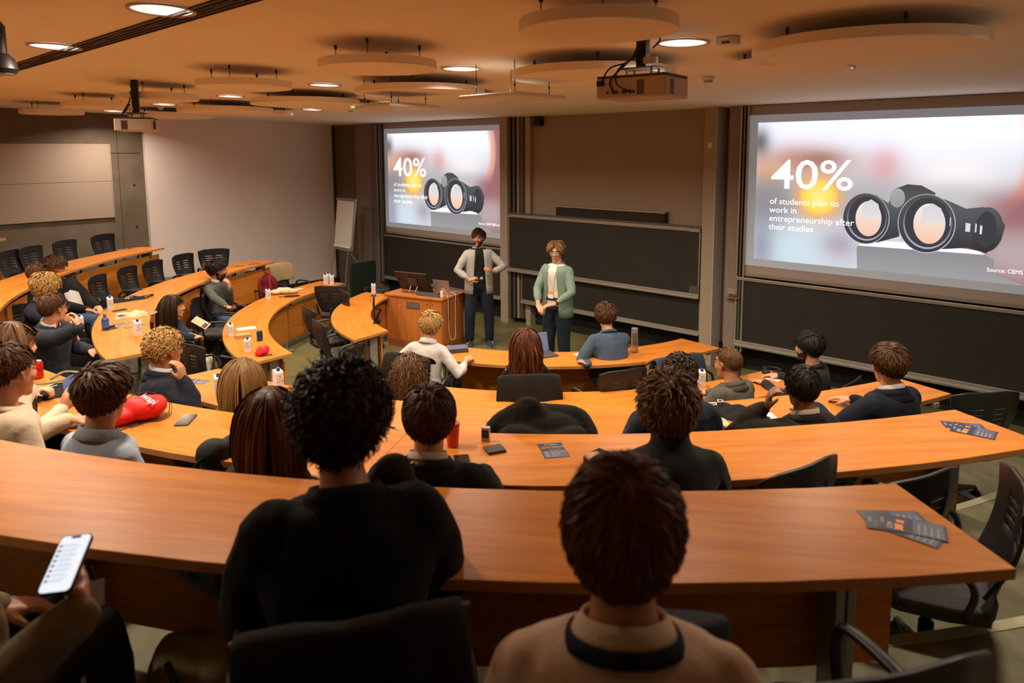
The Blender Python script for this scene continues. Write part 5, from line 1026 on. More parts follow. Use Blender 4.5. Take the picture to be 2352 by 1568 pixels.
for x in (-.05, .05): MB().lathe([(.038, 0), (.042, .012), (.036, .026), (.012, .028)], 20, (x, 0, 0)).build('ear_cup', PLAS, o, smooth='auto')
MB().tube(bez([(-.05, .0, .03), (-.08, .06, .035), (0, .12, .03), (.08, .06, .035), (.05, 0, .03)]), .009, 8).build('headband', PLAS, o, smooth=True); MB().tube(bez([(.05, -.03, .01), (.09, -.06, .004), (.13, -.03, .004), (.16, -.08, .003)]), .003, 5).build('cable', PLAS, o)

# ---------------------------------------------------------------- soft things
def soft(o, vox=.010, it=6, wr=.02): return remesh(o, vox, it, wr)
def pile(name, lb, cat, loc, rz, blobs, m, part='cloth_body', vox=.010, wr=.03, it=5):
    t = thing(name, lb, cat, tuple(loc), rz); b = MB()
    for c, r in blobs: b.ell(c, r, 16, 11)
    remesh(b.build(part, m, t, True), vox, it, wr); return t
BLKC = cloth('black_melton', (.013, .0115, .009), bump=(120, .25)); REDN = cloth('red_nylon', (.62, .020, .018), .45, 0, (30, .25)); CRM = cloth('cream_canvas', (.55, .43, .27), .9, 0, (90, .3)); BLT = cloth('black_canvas', (.010, .010, .010), .85, 0, (110, .3))
# black coat over a chair in the third row
p = atz(1250, 985, 1.36); a_ = math.degrees(math.atan2(p[1]-C0[1], p[0]-C0[0])) % 360; q = pol(rout('C', a_)+.30, a_); hh = face_c(q)
chair(q[0], q[1], TZ['C'], hh, 'black chair under the heaped black coat in the third row')
def coat_heap(t_, m):
    b = MB()
    def path(pts, r, fl=None): b.tube(bez(pts, 5), np.interp(np.linspace(0, 1, (len(pts)-1)*5+1), np.linspace(0, 1, len(r)), r), 10, True)
    b.ell((0, .0, .0), (.30, .13, .13), 20, 12); b.ell((.02, .0, .11), (.24, .09, .10), 18, 11); b.ell((-.06, .0, .19), (.09, .06, .09), 16, 9)
    path([(-.30, .02, -.03), (-.24, .03, .10), (-.12, .02, .20), (-.04, .0, .27), (.02, .0, .20)], [.05, .05, .05, .03, .05]); path([(.0, .05, .20), (.12, .06, .19), (.24, .05, .17), (.29, .0, .09), (.27, -.03, 0)], [.04, .045, .045, .05, .05])
    path([(-.26, -.08, .0), (-.12, -.10, .12), (.05, -.10, .08), (.22, -.09, .12)], [.05, .05, .05, .05]); path([(-.30, -.10, -.1), (0, -.13, .0), (.28, -.10, -.04)], [.08, .09, .08]); path([(.24, -.06, .05), (.33, -.02, .03), (.34, 0, -.06)], [.04, .045, .04]); b.ell((0, -.02, -.15), (.31, .15, .18), 20, 10)
    remesh(b.build('coat_fabric', m, t_, True), .011, 3, .02)
t = thing('coat', 'heaped black wool coat in the middle of the room over a third-row chair', 'coat', (q[0]-.27*math.cos(hh)-.03, q[1]-.27*math.sin(hh)-.03, 1.27), hh-PI/2); coat_heap(t, BLKC)
def drape(name, lb, cat, ch, m, w_=.27, drop=(.34, .16), wr=.02, thick=.018, hgt=.97, part='fabric', it=3):
    """garment hung over a chair back: ch = (x, y, z, heading)"""
    t = thing(name, lb, cat, (ch[0], ch[1], ch[2]), ch[3]-PI/2); r = np.random.default_rng(len(lb)); nu, rows = 15, []
    prof = [(-.40, hgt-drop[0]-.05), (-.385, hgt-drop[0]*.6), (-.365, hgt-.08), (-.335, hgt-.005), (-.275, hgt+.014), (-.215, hgt-.01), (-.190, hgt-drop[1]*.6), (-.180, hgt-drop[1])]
    for j, (y, z) in enumerate(prof):
        row_ = []
        for i in range(nu):
            u = -1+2*i/(nu-1); ww = w_*(1+.14*abs(j-4)/4); row_.append((u*ww+r.normal()*.006, y-(.05*(1-u*u) if j > 3 else -.045*(u*u)*1.0)+.018*math.sin(u*9+j)*(abs(j-4)/4), z-.03*u**4*(1 if j in (2, 3, 4, 5) else .3)+r.normal()*.004))
        rows.append(row_)
    n0 = len(prof); front = rows; back = [[(x, y-.0+(.0), z) for x, y, z in rw] for rw in rows]
    o = MB().loft(rows, caps=False, closed=False).build(part, m, t, True); s_ = o.modifiers.new('s', 'SOLIDIFY'); s_.thickness = thick; s_.offset = 0; s2 = o.modifiers.new('v', 'SUBSURF'); s2.levels = 1; s2.render_levels = 2
    return t
def seated_loc(o): return (o.location[0], o.location[1], o.location[2], o.rotation_euler[2]+PI/2)
CH = {o['label']: o for o in COL.objects if o.get('category') == 'chair'}
drape('coat', 'dark coat hung over the chair of the man in the white shirt', 'coat', seated_loc(CH['black chair with a dark coat under the man in the white shirt']), BLKC, .25, (.40, .1))
t = drape('coat', 'black coat hung over the chair of the auburn-haired woman', 'coat', seated_loc(CH['chair draped with a black coat under the auburn-haired woman']), BLKC, .27, (.40, .1))
t = drape('jacket', 'slate navy jacket hung over a front-row chair behind the olive bag', 'jacket', seated_loc(CH['black chair hung with a navy jacket']), cloth('slate_navy', (.028, .038, .058)), .27, (.45, .12)); MB().lathe([(.014, 0), (.014, .004)], 16, (.22, -.40, .93)).build('metal_button', CHROME, t)
drape('coat', 'tail of a black coat spread over the chair back of the large dark figure', 'coat', seated_loc(CH['black chair under the man in the black coat']), BLKC, .23, (.62, .10), hgt=.95)
def soft_bag(px, row, hz, lb, name, cat, blobs, m, rz=0, wr=.02, vox=.009, part='bag_body', it=4):
    p = atz(*px, TZ[row]+hz); return pile(name, lb, cat, p, VR(px)-PI/2+rz, blobs, m, part, vox, wr, it)
# left side: backpack and jackets on chairs
p = atz(612, 690, .46); cq = chair(p[0], p[1], 0, face_c(p), 'black chair holding the burgundy backpack'); 
t = thing('backpack', 'burgundy backpack with straps on a chair behind the second-row desk', 'backpack', (p[0], p[1], .495), VR((612, 690))-PI/2); BUR = cloth('burgundy_nylon', (.16, .012, .020), .7, 0)
b = MB(); b.ell((0, 0, .19), (.20, .13, .22), 20, 13).ell((0, -.07, .12), (.16, .09, .13), 16, 9); remesh(b.build('bag_body', BUR, t, True), .011, 4, .012)
for x in (-.09, .07): MB().tube(bez([(x, .02, .41), (x-.01, -.12, .36), (x, -.17, .2), (x+.01, -.15, .03)]), .020, 8, flat=((0, 1, 0), .35)).build('strap', cloth('burgundy_webbing', (.30, .020, .03), .7, 0), t, True)
MB().tube(bez([(-.05, 0, .41), (0, -.01, .44), (.05, 0, .41)]), .008, 6).build('top_handle', BUR, t); MB().tube(bez([(-.17, -.10, .22), (0, -.15, .33), (.17, -.10, .22)]), .005, 5).build('zip', PLAS, t)
p = atz(666, 672, .50); cq = chair(p[0], p[1], 0, face_c(p)+.0, 'black chair covered by the beige jacket'); drape('jacket', 'beige jacket spread over a chair near the white wall panel', 'jacket', seated_loc(cq), cloth('beige_twill', (.40, .30, .15)), .30, (.38, .30), hgt=.98)
soft_bag((572, 672), 'B', .62, 'dark green jacket bundled on the chair left of the burgundy backpack', 'jacket', 'jacket', [((0, 0, 0), (.13, .13, .22)), ((.06, 0, .1), (.10, .10, .16)), ((-.04, 0, -.15), (.16, .15, .16))], cloth('dark_green_wool', (.022, .028, .020)), part='fabric')
t = pile('cloth_bag', 'crumpled cream cloth bag on the second-row desk', 'bag', on((650, 675), 'B'), VR((650, 675))-PI/2, [((-.10, 0, .035), (.10, .07, .04)), ((.03, 0, .05), (.12, .08, .05)), ((.13, .0, .035), (.10, .06, .035)), ((-.02, .02, .07), (.07, .05, .035))], CRM, 'bag_body', .009, .025)
t = pile('pouch', 'dark green pouch in front of the cream cloth bag', 'pouch', on((672, 681), 'B'), VR((672, 681))-PI/2, [((0, 0, .012), (.12, .045, .014)), ((-.08, 0, .01), (.05, .03, .012))], cloth('dark_pouch', (.02, .025, .018)), 'pouch_body', .007, .006); MB().tube(bez([(-.12, 0, .01), (-.17, -.01, .01), (-.19, .02, .008), (-.14, .01, .01)]), .005, 6).build('wrist_strap', PLAS, t)
# folder on armrest
p = atz(463, 742, .68); t = thing('folder', 'beige folder with a dark patch hung over the chair armrest', 'folder', tuple(p), VR((463, 742))-PI/2-.5); o = MB().box((-.12, -.06, -.004), (.10, .06, .004)).build('cover', mat('beige_leatherette', (.48, .37, .23), .6), t, bevel=.003); o.rotation_euler = (.5, .5, 0); o = MB().box((.03, -.05, .004), (.085, .03, .006)).build('dark_patch', PLAS, t); o.rotation_euler = (.5, .5, 0)
# red caps and bags
t = pile('cap', 'bright red cap with a black cord at the end of the second-row desk', 'cap', on((603, 815), 'B'), VR((603, 815))-PI/2, [((0, 0, .045), (.065, .055, .050)), ((-.03, -.02, .03), (.045, .04, .035)), ((.03, .02, .05), (.045, .04, .045))], REDN, 'cap_body', .007, .014, 3)
MB().tube(bez([(-.06, -.03, .01), (-.02, -.075, .006), (.04, -.05, .008), (.08, -.05, .005), (.09, -.02, .006), (.04, -.06, .01), (0, -.06, .02), (-.05, -.05, .008)]), .0035, 6).build('cord', PLAS, t); flat_text('H', .02, WP, t, (.0, -.03, .092), (.6, 0, .3))
t = thing('drawstring_bag', 'red drawstring bag with white lettering beside the blue polo shirt', 'bag', tuple(on((318, 962), 'D')), VR((318, 962))-PI/2)
b = MB(); b.ell((.03, .0, .06), (.12, .095, .065), 20, 12).ell((-.10, -.05, .045), (.11, .06, .045), 16, 9).ell((.08, .03, .06), (.07, .06, .055), 14, 9).ell((-.18, -.09, .025), (.06, .03, .024), 12, 7); remesh(b.build('bag_body', REDN, t, True), .008, 4, .022)
o = flat_text('iwapi', .056, WP, t, (.015, -.015, .133), (.35, .25, -1.0), 1.0)
for pts in ([(.13, .06, .09), (.16, .0, .06), (.14, -.05, .01), (.05, -.09, .006), (-.04, -.13, .004)], [(.12, .05, .11), (.17, .03, .05), (.16, -.03, .01), (.10, -.10, .005), (.02, -.08, .006), (-.10, -.15, .004)], [(-.08, .05, .09), (.0, .07, .125), (.08, .05, .125), (.14, .05, .07)]): MB().tube(bez(pts), .0026, 6).build('drawstring', PLAS, t)
# tote bags
def tote(px, row, rz, lb, m, w_, h_, txts, th=.022, hand=None, tm_=WP):
    t = thing('tote_bag', lb, 'bag', tuple(on(px, row)), rz); b = MB(); r = np.random.default_rng(len(lb)); nx, ny = 15, 13; vs = []
    for s_ in (1, 0):
        for j in range(ny):
            for i in range(nx):
                u, v = -1+2*i/(nx-1), -1+2*j/(ny-1); e = (1-abs(u)**4)*(1-abs(v)**4); z = th*(e**.5)*(1+.35*math.sin(3*u+2*v)+.25*math.sin(7*u-4*v+1)) if s_ else 0
                vs.append((u*w_/2*(1-.05*v*v+.03*math.sin(v*4)), v*h_/2*(1+.04*math.sin(u*3)), max(z, 0)+.001*s_))
    N = nx*ny; fs = [(j*nx+i, j*nx+i+1, (j+1)*nx+i+1, (j+1)*nx+i) for j in range(ny-1) for i in range(nx-1)]; fs += [tuple(N+k for k in f[::-1]) for f in list(fs)]
    b.add(vs, fs); b.build('bag_body', m, t, True)
    for s_, x, y, sz, rt in txts: flat_text(s_, sz, tm_, t, (x, y, th*1.62), (0, 0, rt), 1)
    for k in range(2): MB().tube(bez([(w_*.5, -.07+.03*k, .01), (w_*.5+.07, -.06, .02+.01*k), (w_*.5+.09, .0, .025), (w_*.5+.05, .05, .012), (w_*.45, .05-.02*k, .012)]), .011, 6, flat=((0, 0, 1), .35)).build('handle', m if hand is None else hand, t, True)
    return t
WPT = mat('white_screen_print', (.72, .70, .66), .7)
v = VR((300, 683)); tote((296, 688), 'C', v-PI/2+.35, 'black tote bag with white lettering upside down on the left third-row desk', BLT, .38, .24, (('CFI', .04, -.02, .055, PI*.9), ('S', -.04, -.05, .09, PI*1.1)), tm_=WPT)
tote((302, 727), 'C', VR((302, 727))-PI/2+.15, 'cream canvas tote bag folded on the left third-row desk', CRM, .34, .13, (('C.FO', -.06, -.0, .03, .0),), .042, tm_=mat('grey_print', (.20, .17, .13), .8))
o = at_desk('name_badge', 'white badge card lying on the cream tote bag', 'badge', (278, 721), 'C', VR((278, 721))-1.3, None, .046); MB().box((-.04, -.055, 0), (.04, .055, .002)).build('card', WP, o); MB().box((-.04, -.055, .002), (.04, -.035, .0025)).build('card_strip', NAVYP, o)
tote((118, 905), 'D', VR((118, 905))-PI/2+.3, 'black tote bag with white letters and olive strap by the soda can', BLT, .34, .22, (('ECC', -.10, -.03, .075, .2), ('SCHOOL OF MANAGEMENT', -.12, .07, .016, .15)), .030, cloth('olive_webbing', (.16, .14, .08)), WPT)
t = pile('olive_strap', 'olive canvas strap looped over the black tote bag', 'strap', on((125, 885), 'D', .01), VR((125, 885))-PI/2, [((0, 0, .01), (.02, .02, .01))], cloth('olive_webbing', (.16, .14, .08)), 'strap_knot', .006, .002)
MB().tube(bez([(-.02, .05, .03), (.06, .07, .06), (.14, .03, .05), (.10, -.05, .05), (-.02, -.08, .045), (-.10, -.04, .04)]), .018, 8, flat=((0, 0, 1), .3)).build('strap_loop', cloth('olive_webbing', (.16, .14, .08)), t, True)
tote((1672, 950), 'C', VR((1672, 950))-PI/2-.25, 'black tote bag with white lettering on the right third-row desk', BLT, .36, .24, (('CI', -.04, .03, .06, 1.9), ('U', -.06, -.05, .08, 2.0), ('est', .02, .02, .02, 1.8)), .040, tm_=WPT)
pile('scarf', 'crumpled cream scarf in front of the black tote bag', 'scarf', on((1652, 978), 'C'), VR((1652, 978))-PI/2-.5, [((-.05, 0, .02), (.07, .035, .022)), ((.05, .0, .018), (.08, .035, .018)), ((.0, .02, .03), (.05, .03, .02))], CRM, 'fabric', .007, .016)
o = at_desk('pen_case', 'black marker lying beside the raised sleeve', 'pen', (1737, 945), 'C', 1.0); MB().tube([(-.05, 0, .012), (.05, 0, .012)], .011, 12).build('barrel', PLAS, o); MB().tube([(.05, 0, .012), (.062, 0, .012)], .012, 12).build('pen_cap', PLASG, o)
# olive bag with tan straps
p = atz(1515, 880, .60); cq = chair(p[0]-.0, p[1]-.0, 0, face_c(p)+.2, 'black chair holding the olive and tan bag')
t = thing('shoulder_bag', 'olive bag with tan leather straps on a chair behind the front row', 'bag', (p[0], p[1], .50), VR((1515, 880))-PI/2); OL = cloth('olive_canvas', (.17, .16, .035)); TN = mat('tan_leather', (.42, .15, .035), .5)
b = MB(); b.ell((0, 0, .15), (.17, .10, .17), 18, 11).ell((-.02, -.02, .26), (.12, .08, .09), 14, 9); remesh(b.build('bag_body', OL, t, True), .011, 3, .025)
for pts in ([(-.20, -.10, .0), (-.13, -.13, .15), (-.06, -.11, .30), (.05, -.06, .35), (.15, 0, .36)], [(-.10, -.12, .28), (-.02, -.14, .24), (.06, -.12, .18), (.10, -.11, .08)], [(-.14, -.04, .30), (-.05, -.08, .37), (.06, -.03, .38)]): MB().tube(bez(pts), .014, 8, flat=((0, 1, 0), .4)).build('leather_strap', TN, t, True)
MB().ell((.03, -.135, .23), (.015, .008, .015), 10, 7).build('buckle', CHROME, t, True)
# black backpack beside the long-haired woman
p = atz(505, 1055, TZ['D']+.72); t = thing('backpack', 'black backpack with loop strap left of the long brown hair', 'backpack', tuple(p), VR((505, 1055))-PI/2+.3)
b = MB(); b.ell((.04, .0, -.10), (.15, .10, .16), 18, 11).ell((-.02, 0, .04), (.09, .07, .07), 14, 9).ell((.07, 0, .06), (.07, .06, .06), 14, 9); remesh(b.build('bag_body', cloth('charcoal_nylon', (.018, .018, .017), .7, 0), t, True), .009, 3, .03)
MB().tube(bez([(-.06, -.04, .06), (-.13, -.05, .02), (-.15, -.04, -.06), (-.10, -.03, -.10), (-.03, -.05, -.08)]), .010, 8, flat=((0, 1, 0), .5)).build('strap', BLT, t, True)
p = atz(672, 1085, TZ['D']+.66); pile('fur_hood', 'fuzzy brown fur hood beside the long brown hair', 'hood', p, 0, [((0, 0, 0), (.075, .06, .06)), ((.03, .02, -.05), (.07, .06, .06))], cloth('brown_fur', (.07, .045, .025), 1, .3, (60, 1.2)), 'fur', .006, .02)
# bag on the floor, bottom left
p = atz(440, 1530, 1.0+.30); t = pile('canvas_bag', 'khaki canvas bag with a dark buckle on the floor under the nearest desk', 'bag', (p[0], p[1], 1.22), .4, [((0, 0, 0), (.16, .10, .20)), ((.12, .03, .1), (.12, .09, .10))], cloth('khaki_canvas', (.27, .22, .10)), 'bag_body', .012, .03)
MB().tube(bez([(.02, -.11, .18), (.07, -.12, .10), (.10, -.11, .02)]), .016, 8, flat=((0, 1, 0), .3)).build('buckle_strap', PLAS, t, True)
# phone held at the bottom left
cx_ = atd((151, 1292), 1.60); top_ = atd((178, 1228), 1.66); bot_ = atd((122, 1358), 1.545); up = unit(top_-bot_); rt_ = unit(RT-up*(RT @ up)); nn = np.cross(rt_, up); hl = np.linalg.norm(top_-bot_)/2*1.04; t = thing('smartphone', 'lit smartphone showing a chat list in the hand at the bottom left', 'phone', tuple(cx_))
t.matrix_world = Matrix(((rt_[0], up[0], nn[0], cx_[0]), (rt_[1], up[1], nn[1], cx_[1]), (rt_[2], up[2], nn[2], cx_[2]), (0, 0, 0, 1)))
def rrect(w_, h_, r, z, n=6): return [(sx*(w_-r)+r*math.cos(a), sy*(h_-r)+r*math.sin(a), z) for sx, sy, a0 in ((1, 1, 0), (-1, 1, PI/2), (-1, -1, PI), (1, -1, 3*PI/2)) for a in np.linspace(a0, a0+PI/2, n)]
wl_ = hl*.49; MB().loft([rrect(wl_, hl, .012, -.009), rrect(wl_, hl, .012, 0)]).build('phone_case', PLAS, t); MB().add(rrect(wl_*.93, hl*.965, .010, .0006), [tuple(range(24))]).build('lit_screen', mat('phone_screen', (.8, .8, .8), .3, emit=(.82, .90, 1.0, .95)), t)
MB().add(rrect(.010, .0025, .0024, .0011), [tuple(range(24))]).translate if False else MB().add([(x, y+hl*.90, z) for x, y, z in rrect(.011, .003, .0028, .0012)], [tuple(range(24))]).build('camera_notch', PLAS, t)
for i in range(8):
    y = hl*(.60-.17*i); MB().add([(x-wl_*.72, y+yy, .0011) for x, yy, _ in rrect(.0038, .0038, .0037, 0)], [tuple(range(24))]).build('contact_picture', mat('grey_avatar', (.05, .05, .06), .5, emit=(.25, .27, .33, .6)), t)
    MB().box((-wl_*.55, y+.001, .0009), (wl_*(.25+.2*(i % 3)/2), y+.003, .0011)).box((-wl_*.55, y-.0035, .0009), (wl_*(.5-.2*(i % 2)), y-.002, .0011)).build('message_line', mat('screen_text', (.1, .1, .1), .5, emit=(.50, .56, .66, .8)), t)
p = atd((221, 1362), 1.62); t = thing('name_card', 'pale translucent card holder dangling by the hand with the phone', 'card', tuple(p)); t.rotation_euler = (1.1, .3, .4+VR((221, 1362))-PI/2); MB().box((-.018, -.028, 0), (.018, .028, .002)).build('card', mat('pale_card', (.42, .46, .50), .3), t, bevel=.0008); MB().tube([(0, .028, .001), (-.01, .06, 0)], .0018, 5).build('card_loop', PLAS, t)
# phone of the woman in cream
p = atz(160, 890, 1.50); t = thing('smartphone', 'phone with a blue back in the hand of the woman in cream', 'phone', tuple(p)); t.rotation_euler = (.9, -.5, VR((160, 890))-PI/2-.45); MB().box((-.037, -.075, -.004), (.037, .075, .004)).build('phone_body', mat('blue_phone', (.10, .17, .34), .35), t, bevel=.003); MB().box((-.030, .045, -.006), (-.008, .068, -.004)).build('camera_block', PLAS, t)
# raised grey-green sleeve beside the big-haired man, shaped from soft blobs
p = atd((905, 1120), 2.25); t = thing('jacket_sleeve', 'x', 'jacket', tuple(p)); bpy.data.objects.remove(t)
p = atz(905, 1085, 2.02); t = pile('raised_sleeve', 'grey-green raised coat sleeve with a brass toggle right of the dark figure', 'coat', p, VR((905, 1085))-PI/2, [((0, 0, 0), (.060, .04, .055)), ((.03, -.01, -.09), (.055, .045, .09)), ((-.03, 0, -.06), (.06, .04, .08))], cloth('grey_green_twill', (.040, .042, .032)), 'fabric', .008, .014, 2); MB().ell((.055, -.03, .035), (.012, .006, .006), 10, 7).build('brass_toggle', mat('brass', (.55, .38, .12), .3, .9), t, True)

# ---------------------------------------------------------------- lectern and its equipment
LC = V([-7.50, -1.98, 0]); LA = math.radians(15.5)
t = thing('lectern_cabinet', 'wooden lectern cabinet with a metal air grille beside the presenters', 'lectern', (LC[0], LC[1], 0), LA)
MB().box((-1.0, .01, .0), (-.0, .60, .755)).build('cabinet_body', WOODV, t)
for x0, x1 in ((-.99, -.80), (-.795, -.20), (-.195, -.005)): MB().box((x0, -.004, .09), (x1, .012, .75)).build('door_panel', WOODV, t, bevel=.002)
for y0, y1 in ((.02, .30), (.305, .59)): MB().box((-.002, y0, .09), (.006, y1, .75)).build('side_panel', WOODV, t, bevel=.002)
MB().box((-1.03, -.02, .755), (.02, .62, .785)).build('top_board', WOODV, t, bevel=.004); MB().box((-1.0, -.012, 0), (.01, .6, .085)).build('plinth', mat('plinth_wood', (.28, .085, .02), .5), t)
g = MB().box((-.62, -.010, .60), (-.38, -.004, .69)).build('air_grille', ALUD, t)
for i in range(9): MB().box((-.61+.026*i, -.013, .61), (-.595+.026*i, -.009, .68)).build('grille_slat', ALU, g)
for x in (-.25, -.155): MB().lathe([(.012, 0), (.012, .006)], 14).build('lock', CHROME, t).location = (x, -.004, .69); 
LM_ = lambda x, y, z: V([LC[0]+x*math.cos(LA)-y*math.sin(LA), LC[1]+x*math.sin(LA)+y*math.cos(LA), z])
q = LM_(-.62, .30, .785); t = thing('monitor', 'large black monitor seen from behind on the lectern', 'monitor', tuple(q), LA-.05)
o = MB().box((-.30, -.012, 0), (.30, .012, .36)).build('monitor_back', PLAS, t, bevel=.008); o.rotation_euler = (.55, 0, 0); o.location = (0, 0, .02); MB().box((-.08, -.03, .12), (.08, -.012, .26)).build('mount_box', PLASG, o)
MB().tube([(-.07, -.04, .17), (-.09, -.10, .005)], .012, 8, flat=((0, 1, 0), .4)).tube([(.07, -.04, .17), (.02, -.10, .005)], .012, 8, flat=((0, 1, 0), .4)).build('stand_leg', CHROME, t); MB().box((-.20, -.13, 0), (.12, -.115, .010)).build('stand_foot', PLAS, t)
q = LM_(-.20, .33, .785); t = thing('laptop', 'open silver laptop seen from behind on the lectern', 'laptop', tuple(q), LA-.1); MB().box((-.15, 0, 0), (.15, .21, .012)).build('keyboard_base', ALU, t, bevel=.002)
o = MB().box((-.15, -.003, 0), (.15, .003, .205)).build('lid', mat('warm_silver', (.42, .33, .26), .38, .6), t, bevel=.002); o.rotation_euler = (.18, 0, 0); o.location = (0, .0, .010); MB().ell((0, -.004, .10), (.012, .001, .014), 14, 9).build('fruit_emblem', mat('emblem_grey', (.20, .16, .13), .3, .6), o)
q = LM_(-.30, .10, .785); t = thing('sound_bar', 'low black speaker bar at the front of the lectern', 'speaker', tuple(q), LA-.04); MB().loft([[(-.19, -.04, 0), (-.19, .04, 0), (-.19, .03, .055), (-.19, -.01, .055)], [(.19, -.04, 0), (.19, .04, 0), (.19, .03, .055), (.19, -.01, .055)]]).build('bar_body', PLAS, t, bevel=.004); MB().box((.17, -.035, .012), (.193, .03, .03)).build('end_cap', CHROME, t)
q = LM_(-.05, .09, .785); t = thing('power_adapter', 'white power adapter plugged into a steel plate on the lectern', 'adapter', tuple(q), LA); MB().box((-.045, -.04, 0), (.045, .04, .006)).build('steel_plate', CHROME, t); MB().box((-.022, -.015, .006), (.022, .015, .10)).build('adapter_block', WHITEP, t, bevel=.004)
MB().tube(bez([(0, 0, .10), (.01, .0, .14), (.05, .0, .10), (.085, .02, .0), (.09, .02, -.3), (.10, .03, -.55), (.13, .05, -.63), (.14, .12, -.60), (.12, .16, -.45), (.10, .20, -.1), (.09, .22, .02), (-.02, .24, .02)], 6), .003, 5).build('white_cable', WHITEP, t); MB().tube(bez([(.06, .10, .0), (.083, .08, -.05), (.088, .05, -.2), (.086, .06, -.3)]), .003, 5).tube([(.086, .05, -.27), (.086, .055, -.34)], .006, 6).build('black_cable', PLAS, t)
q = LM_(-1.02, .40, .785); t = thing('control_box', 'small black box behind the carton on the desk by the lectern', 'box', tuple(on((843, 668), 'A')), LA); MB().box((-.05, -.04, 0), (.06, .04, .065)).build('box_body', PLAS, t, bevel=.004); MB().box((-.03, -.042, .02), (.0, -.04, .04)).build('front_plate', PLASG, t)
t = thing('keyboard', 'dark keyboard lying behind the carton beside the monitor', 'keyboard', tuple(on((872, 664), 'A', .02)), LA+.1); MB().box((-.12, -.07, 0), (.14, .07, .018)).build('key_base', PLASG, t, bevel=.004); k_ = MB()
for i in range(10):
    for j in range(4): k_.box((-.11+.024*i, -.06+.03*j, .018), (-.09+.024*i, -.036+.03*j, .022))
o = k_.build('keys', PLAS, t); o['kind'] = 'stuff'
t = thing('power_socket', 'grey socket box under the desk edge by the lectern', 'socket', tuple(atz(887, 690, .66)), LA); MB().box((-.03, -.02, -.05), (.03, .03, .05)).build('box', ALUD, t, bevel=.004); MB().box((-.014, -.023, -.02), (.014, -.02, .02)).build('socket_face', PLASG, t)
pm = on((860, 735), 'A'); pm = V([pm[0]+.10, pm[1]+.05, 0]); pm = atz(868, 905, 0) if False else pm
bt = atz(858, 676, 1.12); t = thing('microphone_stand', 'thin black microphone stand with a metal head in front of the desk', 'microphone stand', (bt[0], bt[1], 0)); MB().tube([(0, 0, .02), (0, 0, 1.10)], .012, 10).build('stand_pole', PLAS, t); MB().lathe([(.12, 0), (.12, .012), (.02, .03)], 24).build('round_base', PLAS, t); MB().box((-.025, -.02, 1.09), (.03, .02, 1.125)).build('stand_head', CHROME, t, bevel=.004)
MB().tube(bez([(-.01, 0, 1.10), (-.06, 0, 1.09), (-.07, 0, 1.02), (-.02, 0, .96), (-.012, 0, .5)]), .003, 5).build('cable', PLAS, t)
# microphone in presenter's hand
_, AP_, _, _ = P1; M1 = P1[0]; a_ = M1.rotation_euler[2]; wv = AP_[1][2]; hd_ = Rz(a_) @ (wv+V([-.070, .055, .0]))+V(M1.location); dd = Rz(a_) @ unit([-.80, .25, .22])
t = thing('microphone', 'handheld microphone with a silver mesh head held by the left presenter', 'microphone', tuple(hd_)); MB().tube([tuple(-dd*.06), tuple(dd*.085)], [.010, .014], 12).build('mic_handle', PLAS, t); MB().ell(tuple(dd*.105), (.024, .024, .024), 16, 11).build('mesh_head', mat('mic_mesh', (.42, .42, .36), .4, .4, bump=(400, .6)), t, True)
# lanyard and badge of the right presenter
_, AP2, f2_, sp2 = P2; t2 = P2[0]
for s_ in (-1, 1): MB().tube([sp2(s_*.075, .075, .50), sp2(s_*.055, .125, .42), sp2(0, .158, .20)], .006, 6, flat=((0, 1, 0), .4)).build('lanyard', mat('white_ribbon', (.50, .50, .56), .6), t2)
q = sp2(0, .158, .12); MB().box((q[0]-.035, q[1]-.003, q[2]-.03), (q[0]+.035, q[1]+.003, q[2]+.06)).build('name_badge', WP, t2); MB().box((q[0]-.0352, q[1]-.0035, q[2]+.025), (q[0]+.0352, q[1]+.0038, q[2]+.0602)).build('badge_strip', ORNG, t2)
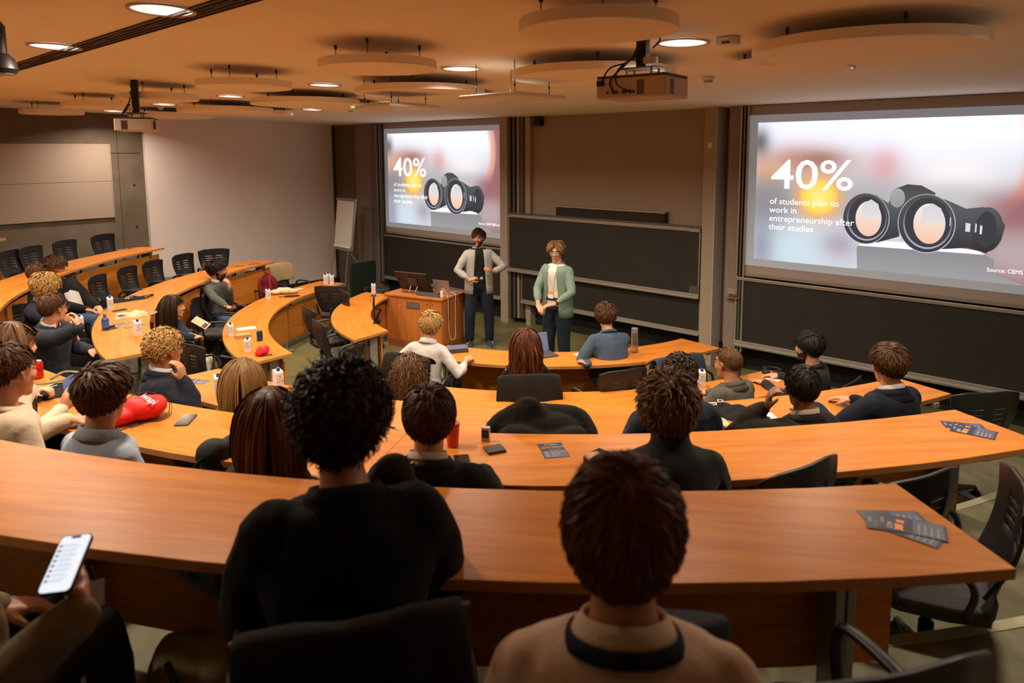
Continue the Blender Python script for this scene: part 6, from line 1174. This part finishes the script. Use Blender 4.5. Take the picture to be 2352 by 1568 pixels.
# flip chart
fb = atz(790, 690, 0); t = thing('flip_chart', 'white flip chart on thin tripod legs in the corner by the wall panel', 'flip chart', (fb[0]+.0, fb[1]-.0, 0), LA-.35)
o = MB().box((-.36, -.012, 0), (.36, .012, 1.02)).build('chart_board', ALU, t, bevel=.005); o.location = (-.18, .12, .98); o.rotation_euler = (-.12, 0, 0)
MB().box((-.31, -.022, .08), (.31, -.012, .97)).build('paper_pad', PAPER, o); MB().box((-.36, -.03, .965), (.36, .0, 1.02)).build('clamp_bar', mat('dull_grey', (.22, .20, .18), .5), o, bevel=.004); MB().box((-.36, -.05, 0), (.36, -.012, .02)).build('pen_tray', ALU, o); MB().loft([[(-.31, -.022, .09), (-.31, -.05, .05), (-.31, -.022, .05)], [(.31, -.022, .09), (.31, -.05, .05), (.31, -.022, .05)]]).build('curled_sheet', PAPER, o)
for x0, x1, y1 in ((.08, .0, 0), (-.48, -.62, -.05), (-.05, .28, .75)): MB().tube([(x0 if x0 != .08 else .02, .12, 1.02), (x1, y1, .01)], .011, 8).build('leg', ALU, t)
# office chair behind the lectern
oc = atz(858, 640, .55+.40); t = thing('office_chair', 'tall dark green office chair behind the lectern', 'chair', (oc[0], oc[1], 0), VR((858, 640))+2.2); GRN = cloth('dark_green_fabric', (.007, .014, .011), .85, 0)
MB().loft([[(x*w_/.24, y, z) for x, y in ((-.24, -.25), (.24, -.25), (.24, -.30), (-.24, -.30))] for z, w_ in ((.52, .20), (.7, .23), (1.0, .245), (1.16, .235), (1.19, .22))]).build('backrest', GRN, t, bevel=.01); MB().box((-.25, -.24, .42), (.25, .24, .50)).build('seat', GRN, t, bevel=.03)
for s_ in (-1, 1): MB().tube([(s_*.29, -.02, .46), (s_*.30, -.02, .66)], .018, 8).box((s_*.30-.04, -.14, .66), (s_*.30+.04, .13, .69)).build('armrest', PLAS, t)
MB().tube([(0, 0, .10), (0, 0, .42)], .03, 12).build('gas_column', PLAS, t)
for i in range(5):
    a = i*2*PI/5; MB().tube([(0, 0, .11), (.28*math.cos(a), .28*math.sin(a), .07)], [.025, .015], 8).build('base_leg', PLAS, t); MB().tube([(.29*math.cos(a)-.02, .29*math.sin(a), .03), (.29*math.cos(a)+.02, .29*math.sin(a), .03)], .028, 12).build('caster', PLAS, t)
bpy.data.objects.remove(t, do_unlink=True) if False else None
finish_remesh()
tot = {}
if 0: print('TRIS', sum(len(o.data.loop_triangles) or sum(len(p.vertices)-2 for p in o.data.polygons) for o in COL.objects if o.type == 'MESH'))
